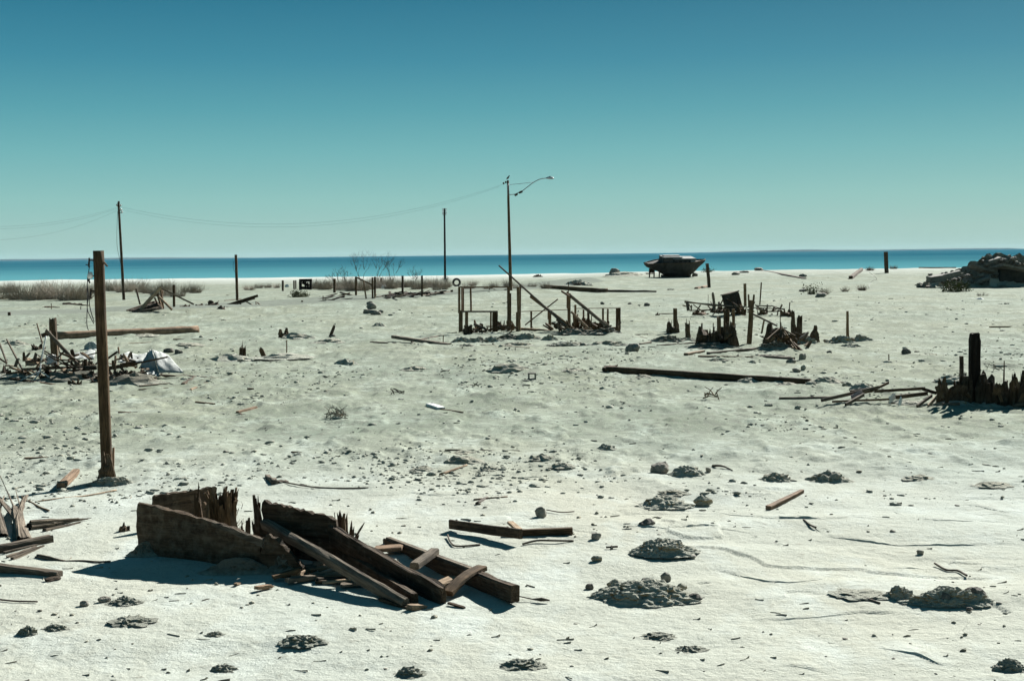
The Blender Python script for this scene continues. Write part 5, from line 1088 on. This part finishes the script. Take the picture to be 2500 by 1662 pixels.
# upright tyre
def tyre(c, Rm, rm, yaw, label):
    V = []; F = []; n, m_ = 32, 12
    for i in range(n):
        a = 6.28318*i/n
        for j in range(m_):
            b = 6.28318*j/m_; cr = Rm+rm*math.cos(b)*(1 if math.cos(b) < 0 else .85)
            V.append((math.cos(a)*cr, math.sin(b)*rm*.85, math.sin(a)*cr))
    for i in range(n):
        for j in range(m_): F.append((i*m_+j, i*m_+(j+1) % m_, ((i+1) % n)*m_+(j+1) % m_, ((i+1) % n)*m_+j))
    return tag(link('upright_tyre', pydata('tyre', V, F), 'rubber', None, Matrix.Translation(c) @ Matrix.Rotation(yaw, 4, 'Z'), True), label, 'tyre')
gt = gp(Z(1735, 335)); st = mpp(gt); tyre(gt+Vector((0, 0, 10*st)), 8.4*st, 2.9*st, R(14), 'old black tyre standing upright beyond the deck frame')
# boards and log beyond the road behind the deck frame
Z = lambda x, y: q('Z6', x, y)
for a, b, w1, mt, lb in [((930,262),(1068,225),4,'grey','grey board propped behind the deck frame lintel'), ((960,225),(1070,262),4,'brown','brown board crossing the grey one behind the lintel'), ((925,225),(945,262),4,'dark','dark short stake behind the deck frame lintel')]:
    lean(Z(a[0], a[1]), gp(Z(1000, 268)).y, Z(*b), gp(Z(1000, 268)).y+.4, w1, mt, lb, 'board', thin=.6)
bl = thing('beached_log', gp(Z(1800, 245)), 'long thick dark log lying beyond the road behind the deck frame', 'log')
lie(Z(1372, 240), Z(1900, 248), 12, 'brown', parent=bl, name='log_body', rnd=True, wide=1, rough=.08); lie(Z(1880, 247), Z(2300, 247), 8, 'dark', parent=bl, name='log_tip', rnd=True, wide=1, taper=.5, rough=.08)
post(q('R2', 1118, 478), q('R2', 1100, 280), 7.2, 'dark', 'dark thick post right of the beached boat'); lie(q('R2', 1105, 472), q('R2', 1010, 490), 5.5, 'red', 'pinkish board lying at the foot of the dark thick post', 'board', name='ground_board')
post(q('R3', 1040, 367), q('R3', 1032, 136), 8.4, 'dark', 'dark stout post alone near the shore at the right', rough=.03)
lie(q('R3', 695, 398), q('R3', 800, 360), 9, 'brown', 'short squared beam end near the shore, left of the stout post', 'beam', name='squared_beam', wide=1)
lie(q('R2', 1550, 376), q('R2', 1900, 360), 3, 'dark', 'long dark driftwood strip on the shore crest', 'driftwood', name='driftwood', wide=3); lie(q('R3', 1355, 338), q('R3', 1700, 342), 3, 'dark', 'dark driftwood pole on the crest left of the rubble heap', 'driftwood', name='driftwood', wide=2)
for b, w1, h1, mt, lb in [((1340,356),20,9,'rock','low stone lump on the shore crest right of the dark thick post'), ((1410,356),22,6,'rock','flat stone on the shore crest between two lumps'), ((1525,356),20,9,'rock','peaked stone lump on the shore crest'), ((1892,356),18,9,'rock','stone lump on the crest at the driftwood end'), ((2300,334),10,6,'rock','small pale stone on the right crest'), ((2345,342),14,6,'rock','second small pale stone on the right crest'), ((335,365),26,14,'rock','dark boulder on the sand hump left of the boat'), ((440,342),12,5,'rock','small stone on the sand hump left of the boat'),
    ((237,620),10,8,'darkrock','first of three dark stones on the slope below the boat'), ((467,620),10,6,'darkrock','second of three dark stones on the slope below the boat'), ((607,632),13,8,'darkrock','third of three dark stones on the slope below the boat')]:
    rock(q('R2', *b), w1, h1, mt, lb)
mound(q('R2', 425, 385), 84, 15, 'crust', 'rounded sand hump left of the beached boat', rough=.25, sub=4); mound(q('R2', 40, 470), 54, 18, 'mud', 'dark brushy hump behind the long thick log', rough=.5)
stump(q('R8', 1370, 1442), 32, 7, 12, 'dark', 'row of small dark snags on the shore left of the sand hump', 'snag', name='shore_snag', spread=.6, hmin=.3)

# ------------------------------------------------------------------ utility poles, lamp, wires
Z = lambda x, y: q('Z4', x, y)
gu = gp(Z(1050, 978)); up_ = thing('utility_pole', gu, 'leaning utility pole with insulators at the left', 'pole'); dU = gu.y
tU = at(Z(1004, 162), dU); beam('shaft', gu-Vector((0, 0, .3)), tU, .23, .23, 'dark', parent=up_, rnd=True, taper=.72, rough=.02)
for zx, zy in ((1022,188), (1026,222), (990,185), (1034,242)):
    c = at(Z(zx, zy), dU-.1); a = at(Z(1006, zy), dU-.1); pn = beam('pin', a, c, .04, .04, 'iron', parent=up_); tube('insulator', [c, c+Vector((0, 0, .10)), c+Vector((0, 0, .16))], [.05, .07, .03], 'ceramic', parent=pn, K=8)
tube('cap', [tU+Vector((0, 0, -.05)), tU+Vector((.02, 0, .12)), tU+Vector((.08, 0, .16))], [.09, .08, .02], 'dark', parent=up_)
tube('hanging_wire', smoothpts([at(Z(*p), dU-.1) for p in [(996,230),(990,400),(992,520),(1010,620),(1030,705)]]), .014, 'wire', parent=up_, K=5)
Z = lambda x, y: q('R8', x, y)
gm = gp(Z(192, 1490)); dM = gm.y; pm = thing('utility_pole', gm, 'bare dark utility pole with insulators on both sides, near the shore', 'pole')
tM = at(Z(183, 570), dM); beam('shaft', gm-Vector((0, 0, .3)), tM, .27, .27, 'char', parent=pm, rnd=True, taper=.7, rough=.02)
for k, zy in enumerate((582, 606, 630, 648)):
    for s in (-1, 1):
        a = at(Z(184, zy), dM); c = a+Vector((s*.19, 0, 0)); pn = beam('pin', a, c, .04, .04, 'iron', parent=pm); tube('insulator', [c+Vector((0, 0, -.02)), c+Vector((0, 0, .09)), c+Vector((0, 0, .13))], [.05, .075, .03], 'lampgrey', parent=pn, K=8)
gl = gp(Z(1030, 1660)); dL = gl.y; lamp = thing('street_lamp', gl, 'tall brown wooden street lamp pole with a curved grey arm', 'street lamp')
tL = at(Z(993, 212), dL); beam('shaft', gl-Vector((0, 0, .4)), tL, .26, .26, 'brown', parent=lamp, rnd=True, taper=.6, rough=.02, n=16)
tube('arm', smoothpts([at(Z(*p), dL-.05) for p in [(1008,395),(1085,388),(1130,368),(1180,345),(1250,290),(1325,235),(1400,198),(1485,183)]]), .032, 'lampgrey', parent=lamp, K=8)
tube('stay_rod', [at(Z(1006, 268), dL-.05), at(Z(1150, 255), dL-.05), at(Z(1325, 234), dL-.05)], .018, 'lampgrey', parent=lamp)
for x in (985, 1003): tube('conduit', [at(Z(x, 250), dL-.12), at(Z(x+8, 405), dL-.14)], .016, 'lampgrey', parent=lamp)
hd = [at(Z(*p), dL-.05) for p in [(1478,184),(1495,182),(1520,180),(1550,182),(1570,185),(1582,186)]]
lh = tube('lamp_head', hd, [.04,.075,.11,.10,.07,.02], 'lampgrey', parent=lamp, K=10)
tube('photocell', [at(Z(1530, 172), dL-.05), at(Z(1530, 158), dL-.05)], .045, 'iron', parent=lh, K=8)
for p0, p1 in (((1078,408),(1118,380)), ((1130,374),(1182,350))):
    a, b = at(Z(*p0), dL-.1), at(Z(*p1), dL-.1); tube('clamp_box', [a, a.lerp(b, .15), a.lerp(b, .8), b], [.02,.075,.085,.03], 'iron', parent=lamp, K=8)
for zx, zy in ((966, 248), (938, 262)):
    c = at(Z(zx, zy), dL); tube('insulator', [c, c+Vector((0, 0, .1)), c+Vector((0, 0, .15))], [.05,.07,.03], 'iron', parent=lamp, K=8)
bp_ = [at(Z(*p), dL) for p in [(974,200),(982,192),(990,182),(1000,172),(1005,160),(1009,153),(1014,153),(1020,157)]]
tube('perched_bird', bp_, [.012,.05,.075,.065,.036,.042,.030,.006], 'feather', 'small grey bird perched on top of the street lamp pole', 'bird', K=10)
def wire(a, b, sag, label, group, rad=.0045):
    pts = [a.lerp(b, k/40)-Vector((0, 0, sag*4*(k/40)*(1-k/40))) for k in range(41)]
    return tube('overhead_wire', pts, rad, 'wire', label, 'wire', group, K=4)
iU = at(q('Z4', 1036, 195), dU); iL = at(Z(966, 250), dL)
wire(iL, iU, 2.0, 'upper overhead wire sagging between street lamp and left utility pole', 'overhead wires'); wire(iL+Vector((-.5, 0, -.25)), iU+Vector((.1, 0, -.2)), 2.0, 'lower overhead wire sagging between street lamp and left utility pole', 'overhead wires', .004)
Z = lambda x, y: q('Z4', x, y)
for a, b, sg, lb in [((996,195),(-400,348),.55,'topmost wire running left from the leaning utility pole'), ((996,205),(-400,364),.6,'middle wire running left from the leaning utility pole'), ((996,220),(-400,460),.8,'lowest wire running left from the leaning utility pole')]:
    wire(at(Z(*a), dU), at(Z(*b), dU-14), sg, lb, 'overhead wires')
tube('loose_wire', smoothpts([at(Z(*p), gp(Z(2010, 1000)).y) for p in [(1992,650),(1976,662),(1978,720),(1994,745)]]), .010, 'wire', 'loose wire loop on the tall square post', 'wire')

# ------------------------------------------------------------------ beached boat
Z = lambda x, y: q('R2', x, y)
gB = gp(Z(830, 372)); dB = gB.y; sB = dB/FPX/3.37
boat = thing('beached_boat', gB, 'derelict dark sailing boat with pale cabin roof beached on the shore', 'boat')
def bx(zx): return (zx-822)*sB
def bz(zy): return (372-zy)*sB
YAW = R(8)
mB = Matrix.Translation(gB) @ Matrix.Rotation(YAW, 4, 'Z') @ Matrix.Rotation(R(7), 4, 'X')   # heeled towards the road
# hull stations: x (picture units), sheer height, keel height, half breadth at sheer
st = [(566,258,268,.12), (590,262,290,.7), (625,258,305,1.15), (680,250,325,1.5), (720,247,350,1.7), (780,247,364,1.8), (850,248,368,1.8), (910,248,366,1.65), (950,246,360,1.45), (985,244,330,1.1), (1020,242,296,.75), (1055,239,268,.35), (1078,236,246,.05)]
V = []; F = []; K = 11
for (zx, zs, zk, hb) in st:
    for j in range(K):
        t = j/(K-1)*2-1; a = abs(t); fl = math.copysign(hb*(1-(1-a)**1.8), t); zz = bz(zk)+(bz(zs)-bz(zk))*(a**2.1)
        V.append((bx(zx)+.02*math.sin(j*7+zx), fl, zz+.015*math.sin(zx*3+j)))
for i in range(len(st)-1):
    for j in range(K-1): F.append((i*K+j, (i+1)*K+j, (i+1)*K+j+1, i*K+j+1))
F.append(tuple(range(K))); F.append(tuple((len(st)-1)*K+j for j in range(K))[::-1])
for i in range(len(st)-1): F.append((i*K, i*K+K-1, (i+1)*K+K-1, (i+1)*K))
hull_o = link('hull', pydata('hull', V, F), 'hull', boat, mB)
for s in (-1, 1):
    pts = [mB @ Vector((bx(z[0]), s*(z[3]+.02), bz(z[1])+.05)) for z in st]; tube('gunwale', pts, .07, 'dark', parent=hull_o)
def cabin(x0, x1, top, bot, hw, nm, mt, sl=.1):
    v = []
    for z, k in ((bz(bot), 1), (bz(top), .86)):
        v += [(bx(x0)+(0 if k == 1 else sl), -hw*k, z), (bx(x1)-(0 if k == 1 else sl), -hw*k, z), (bx(x1)-(0 if k == 1 else sl), hw*k, z), (bx(x0)+(0 if k == 1 else sl), hw*k, z)]
    return link(nm, pydata(nm, v, [(0,1,2,3)[::-1], (4,5,6,7), (0,1,5,4), (1,2,6,5), (2,3,7,6), (3,0,4,7)]), mt, boat, mB)
ph_ = cabin(702, 800, 206, 252, 1.05, 'pilothouse', 'cabin'); ct_ = cabin(795, 985, 218, 252, 1.1, 'cabin_trunk', 'cabin', .2)
for x0, x1, z0, hw, nm in ((706, 868, 204, 1.02, 'pilothouse_roof'), (790, 980, 216, 1.08, 'cabin_roof')):
    me = box_mesh((x1-x0)*sB, hw*2, 9*sB, .03); link(nm, me, 'roof', boat, mB @ Matrix.Translation((bx((x0+x1)/2), 0, bz(z0))))
link('roof_hatch', box_mesh(140*sB, .9, 5*sB, .03), 'roof', boat, mB @ Matrix.Translation((bx(790), 0, bz(195))))
for x0, x1, zt, zb, hw in ((716,742,216,238,1.0), (750,780,216,238,1.0), (806,828,228,244,1.06), (838,862,228,244,1.06), (874,900,229,244,1.06), (920,945,230,244,1.06)):
    link('window', box_mesh((x1-x0)*sB, .05, (zb-zt)*sB, .01), 'glass', ph_ if x1 < 800 else ct_, mB @ Matrix.Translation((bx((x0+x1)/2), -hw, bz((zt+zb)/2))))
link('forward_panel', box_mesh(40*sB, .06, 20*sB, .01), 'roof', boat, mB @ Matrix.Translation((bx(955), -1.08, bz(232))))
link('rudder', box_mesh(42*sB, .14, 34*sB, .02), 'dark', boat, mB @ Matrix.Translation((bx(628), 0, bz(318))))
link('keel', box_mesh(250*sB, .35, 20*sB, .04), 'hull', boat, mB @ Matrix.Translation((bx(835), 0, bz(364))))
for zx, zt in ((608,300), (646,310), (690,326), (975,335)):
    link('prop_leg', box_mesh(9*sB, .15, (374-zt)*sB, .02), 'dark', boat, mB @ Matrix.Translation((bx(zx), -.25, bz((374+zt)/2))))
for zx in (1040, 1052, 1066): tube('bow_cleat', [mB @ Vector((bx(zx), 0, bz(240))), mB @ Vector((bx(zx)+.1, 0, bz(230)))], .08, 'dark', parent=boat)
rock(Z(1000, 368), 14, 11, 'darkrock', 'dark lump under the bow of the beached boat')

# ------------------------------------------------------------------ shrubs
def shrub_mesh(n, w_, h_, rad, r, wild=.35, curl=.25, leaf=0):
    V = []; F = []
    for k in range(n):
        a = r.random()*6.283; b0 = math.sqrt(r.random())*w_*.32; p = Vector((math.cos(a)*b0, math.sin(a)*b0*.7, 0))
        d = Vector((math.cos(a)*r.uniform(.1, 1), math.sin(a)*r.uniform(.1, .8), r.uniform(.35, 1.2))).normalized(); L = h_*r.uniform(.5, 1.1); ns = 4; b = len(V)
        for i in range(ns+1):
            kk = rad*(1.1-.85*i/ns); V += [tuple(p+Vector((kk, 0, 0))), tuple(p+Vector((-kk*.5, kk*.8, 0))), tuple(p+Vector((-kk*.5, -kk*.8, kk*.4)))]
            d = (d+Vector((r.gauss(0, wild), r.gauss(0, wild), r.gauss(-.05, curl)))).normalized(); p = p+d*L/ns
        for i in range(ns):
            for j in range(3): F.append((b+i*3+j, b+i*3+(j+1) % 3, b+i*3+3+(j+1) % 3, b+i*3+3+j))
        for _ in range(leaf):
            c = p+Vector((r.gauss(0, .12), r.gauss(0, .12), r.gauss(-.1, .12)))*h_; e = Vector((r.gauss(0, 1), r.gauss(0, 1), r.gauss(0, 1))).normalized()*.10*h_; f_ = Vector((r.gauss(0, 1), r.gauss(0, 1), r.gauss(0, 1))).normalized()*.07*h_; b = len(V)
            V += [tuple(c-e), tuple(c+f_), tuple(c+e), tuple(c-f_)]; F.append((b, b+1, b+2, b+3))
    return pydata('shrub', V, F)
variants = [shrub_mesh(230, 2.0, 1.2, .012, rng(200+k)) for k in range(4)]
for me in variants: me.materials.append(M['twig'])
r = rng(300); n_b = 0
belt = []
for x in range(-20, 232, 17): belt.append((x+r.uniform(-6, 6), 725+r.uniform(-14, 10), r.uniform(.9, 1.35)))
for x in range(258, 480, 22): belt.append((x+r.uniform(-8, 8), 714+r.uniform(-8, 10), r.uniform(.75, 1.2)))
for x in range(610, 690, 22): belt.append((x, 706+r.uniform(-4, 2), r.uniform(.5, .7)))
for x in range(762, 1130, 15): belt.append((x+r.uniform(-6, 6), 706+r.uniform(-6, 6), r.uniform(.75, 1.25)))
for x in range(1135, 1330, 27): belt.append((x+r.uniform(-10, 10), 703+r.uniform(-8, 6), r.uniform(.45, .7)))
belt = [b for b in belt if not (1096 < b[0] < 1136)]
for x, y, k in belt:
    g = gp((x, y)); o = bpy.data.objects.new('dry_bush', variants[n_b % 4]); n_b += 1; C.objects.link(o)
    o.matrix_world = Matrix.Translation(g) @ Matrix.Rotation(r.random()*6.28, 4, 'Z') @ Matrix.Diagonal((k*1.1, k*1.1, k, 1))
    tag(o, 'dry grey leafless bush in the brush belt before the beach', 'bush', 'dry bushes of the brush belt')
def bare_tree(base, hpx, seed, label, lean_=0., spread=.55, rad=.045):
    g = gp(base); s = mpp(g); h = hpx*s; r = rng(seed); V = []; F = []
    def seg(p, d, L, k, depth):
        b = len(V); p0 = p
        for i in range(4):
            kk = k*(1-.14*i); V.extend([tuple(p+Vector((kk, 0, 0))), tuple(p+Vector((-kk*.5, kk*.85, 0))), tuple(p+Vector((-kk*.5, -kk*.85, 0)))])
            if i < 3: d = (d+Vector((r.gauss(0, .12), r.gauss(0, .12), r.gauss(.03, .08)))).normalized(); p = p+d*L/3
            if depth > 0 and i in (1, 2) and r.random() < .75:
                seg(p, (d+Vector((r.gauss(0, spread), r.gauss(0, spread), r.uniform(-.1, .3)))).normalized(), L*r.uniform(.5, .8), kk*.62, depth-1)
        for i in range(3):
            for j in range(3): F.append((b+i*3+j, b+i*3+(j+1) % 3, b+i*3+3+(j+1) % 3, b+i*3+3+j))
        if depth > 0:
            for _ in range(2): seg(p, (d+Vector((r.gauss(0, spread), r.gauss(0, spread), r.uniform(-.1, .3)))).normalized(), L*r.uniform(.55, .85), k*.6, depth-1)
    for t in range(3): seg(Vector((r.uniform(-.2, .2), 0, -.1)), Vector((lean_+r.gauss(0, .35), r.gauss(0, .3), 1)).normalized(), h*.48, rad, 3)
    tag(link('bare_shrub', pydata('branches', V, F), 'twigdark', None, Matrix.Translation(g)), label, 'bare shrub', 'bare shrubs against the lake')
Z = lambda x, y: q('Z5', x, y)
bare_tree(Z(960, 300), 70, 401, 'tallest bare shrub against the lake, above the tie rail', -.1); bare_tree(Z(1075, 290), 66, 402, 'bare shrub right of the tallest, above the two close posts', .05); bare_tree(Z(1195, 300), 52, 403, 'slim bare shrub against the lake in front of the short post', 0, .4); bare_tree(Z(840, 330), 42, 404, 'wide bare shrub leaning left above the stout post', -.5); bare_tree(Z(1380, 330), 40, 405, 'low bare shrub between the two tall row posts', .1, .7); bare_tree(Z(1640, 330), 24, 406, 'small bare shrub between the shore pole and the tyre', .2); bare_tree(Z(770, 330), 38, 407, 'leftmost bare shrub reaching over the lake', -.6, .5)
def bush(base, wpx, hpx, n, mat, label, seed, leaf=0, rad=.012, cat='bush', name='bush'):
    g = gp(base); s = mpp(g); o = link(name, shrub_mesh(n, wpx*s*.75, hpx*s, rad, rng(seed), leaf=leaf), mat, None, Matrix.Translation(g)); return tag(o, label, cat)
bush(Z(442, 430), 44, 17, 120, 'green', 'low green leafy bush in front of the burnt frame', 501, leaf=8, name='green_bush')
bush(q('R3', 1700, 520), 66, 24, 150, 'green', 'yellowish green bush at the foot of the rubble heap', 502, leaf=5, name='green_bush')
Z = lambda x, y: q('R3', x, y)
bush(Z(880, 320), 34, 13, 150, 'rust_bush', 'rust brown bush on the crest left of the stout post', 503, name='brown_bush'); bush(Z(1105, 320), 34, 12, 150, 'rust_bush', 'rust brown bush on the crest right of the stout post', 504, name='brown_bush')
bush(Z(320, 545), 28, 24, 90, 'green', 'olive tuft, left of the three on the right sand slope', 505, leaf=2, name='olive_tuft'); bush(Z(440, 545), 36, 24, 110, 'twig', 'grey tuft with a rock, in the middle of the right sand slope', 506, name='grey_tuft'); bush(Z(640, 520), 30, 18, 90, 'twig', 'small grey brown tuft between the rocky tuft and the round one', 507, name='grey_tuft'); bush(Z(805, 510), 30, 20, 120, 'rust_bush', 'round brown tuft at the right end of the sand slope row', 508, name='brown_bush')
bush(q('R2', 1110, 380), 36, 12, 110, 'green', 'olive brush behind the dark thick post', 509, leaf=2, name='olive_tuft'); bush(q('R2', 630, 385), 46, 9, 110, 'rust_bush', 'brown grass under the stern of the beached boat', 510, name='brown_bush'); bush(q('R2', 230, 520), 40, 12, 90, 'twigdark', 'dark brush growing against the long thick log', 511, name='dark_brush'); bush(q('R2', 30, 460), 40, 16, 120, 'twigdark', 'dark brush on the hump behind the long thick log', 512, name='dark_brush')
bush(q('R2', 800, 500), 36, 7, 60, 'twigdark', 'low dark brush off the tip of the long thick log', 513, name='dark_brush'); bush(Z(1960, 560), 50, 12, 60, 'twig', 'thin grey brush below the rubble heap', 514, name='grey_tuft')
rock(Z(415, 575), 28, 14, 'rock', 'grey rock under the middle tuft of the right sand slope'); rock(Z(245, 520), 20, 9, 'rock', 'grey rock left of the olive tuft on the sand slope'); rock(Z(1945, 600), 18, 6, 'white', 'white scrap on the sand below the rubble heap')
tube('bent_wire', smoothpts([gp(Z(870,490),0), gp(Z(890,470),.4), at(Z(945,400), gp(Z(890,480)).y), at(Z(905,355), gp(Z(890,480)).y), at(Z(870,332), gp(Z(890,480)).y)]), .012, 'wire', 'thin bent wire curving up beside the round brown tuft', 'wire')

# ------------------------------------------------------------------ rubble heap at the right edge
gR = gp(Z(2100, 440)); dR = gR.y
mound(Z(2200, 470), 230, 108, 'darkmud', 'large grey earth heap of the rubble at the right edge', 'heap', name='rubble_heap', rough=.35, deep=.5, sub=5, fr=3); mound(Z(1800, 455), 130, 52, 'darkmud', 'low left flank of the rubble heap', 'heap', name='rubble_heap', rough=.45, deep=.5, fr=3)
def slab_block(c, sx_, sy_, sz_, rx, ry, rz, mat, label, group=None):
    r = rng(); me = box_mesh(sx_, sy_, sz_, .03, .05, r)
    return tag(link('concrete_slab', me, mat, None, Matrix.Translation(c) @ Matrix.Rotation(rz, 4, 'Z') @ Matrix.Rotation(rx, 4, 'X') @ Matrix.Rotation(ry, 4, 'Y')), label, 'slab', group)
g_ = gp(Z(2200, 470)); b_h = 230*mpp(g_)/2*.5; yc_h = g_.y+b_h*.8
def on_heap(zx, zy, out=.3): t = min(.97, max(.02, (480-zy)/300)); return at(Z(zx, zy), yc_h-b_h*math.sqrt(1-t*t)-out)
slab_block(on_heap(2240, 300, .9), 2.4, 1.7, .2, R(-8), R(12), R(10), 'concrete', 'largest concrete slab overhanging a dark hollow in the rubble heap'); slab_block(on_heap(2090, 440, .4), 1.0, .12, .75, R(-20), R(10), 0, 'crust', 'pale upright concrete slab at the front of the rubble heap')
slab_block(on_heap(1540, 390, .5), 1.7, .9, .5, R(5), R(-8), R(8), 'concrete', 'blocky concrete slab at the left end of the rubble heap'); slab_block(on_heap(1660, 360, .5), 1.5, .9, .35, R(5), R(-14), R(-12), 'concrete', 'tilted concrete slab second from the left of the rubble heap'); slab_block(on_heap(2070, 215, .4), 1.0, .9, .22, R(5), R(-20), 0, 'concrete', 'slab lying on the left shoulder of the rubble heap top'); slab_block(on_heap(2235, 370, .3), 2.0, .5, .9, 0, R(4), 0, 'cabinet', 'dark block in the hollow under the largest slab')
slab_block(on_heap(1900, 290, .4), 1.1, .8, .16, R(-15), R(25), R(20), 'concrete', 'thin concrete slab tipped up in the middle of the rubble heap'); slab_block(on_heap(1960, 400, .4), 1.2, .7, .2, R(20), R(-18), R(-15), 'concrete', 'concrete slab low in the middle of the rubble heap'); slab_block(on_heap(1780, 420, .4), .9, .6, .25, R(10), R(30), R(5), 'concrete', 'small tipped slab above the yellowish green bush')
r = rng(900)
for k in range(75):
    t = r.random(); zx = 1330+1030*t**.8; top = np.interp(zx, [1330,1450,1700,1880,2040,2200,2360], [455,350,310,250,200,185,195]); zy = r.uniform(top, 485 if zx > 1450 else 470)
    tt = min(.97, max(.02, (480-zy)/(480-top+.01)*(480-top)/300)); dd = yc_h-b_h*math.sqrt(1-tt*tt)-.15; wz = r.uniform(20, 75)*(1 if r.random() < .8 else 1.4); a = wz/3.932*dd/FPX/2; rr = rng(); me = rock_mesh(a, a*.8, a*r.uniform(.35, .7), rr, 2)
    tag(link('rubble_chunk', me, r.choice(['concrete', 'rock', 'darkrock', 'concrete', 'darkrock']), None, Matrix.Translation(at(Z(zx, zy), dd)) @ Matrix.Rotation(r.random()*3, 4, 'Z') @ Matrix.Rotation(r.uniform(-.5, .5), 4, 'Y')), 'broken grey chunk in the rubble heap at the right edge', 'rubble', 'chunks of the rubble heap')
r = rng(901)
for x, y, w1, h1, lb in [(1425,470,16,13,'grey stone at the left foot of the rubble heap'), (1490,485,14,10,'stone just right of the one at the left foot of the rubble heap'), (1345,462,14,5,'flat outlying stone left of the rubble heap'), (2185,640,8,4,'small dark stone on the sand below the rubble heap')]:
    rock(Z(x, y), w1, h1, 'rock', lb)

# ------------------------------------------------------------------ the air over the lake
def haze():
    me = box_mesh(36000, 15200, 46, 0); m = bpy.data.materials.new('haze_air'); m.use_nodes = True; n = m.node_tree; n.nodes.clear()
    o_ = nd(n, 'ShaderNodeOutputMaterial'); v = nd(n, 'ShaderNodeVolumePrincipled'); v.inputs['Color'].default_value = (.55, .80, .92, 1); v.inputs['Density'].default_value = 2.2e-5
    v.inputs['Anisotropy'].default_value = 0.
    n.links.new(v.outputs[0], o_.inputs['Volume']); me.materials.append(m)
    o = bpy.data.objects.new('haze', me); C.objects.link(o); o.location = (0, 7200, 20); tag(o, 'pale blue haze over the lake', 'haze', kind='stuff')
HAZE = True
if HAZE: haze()
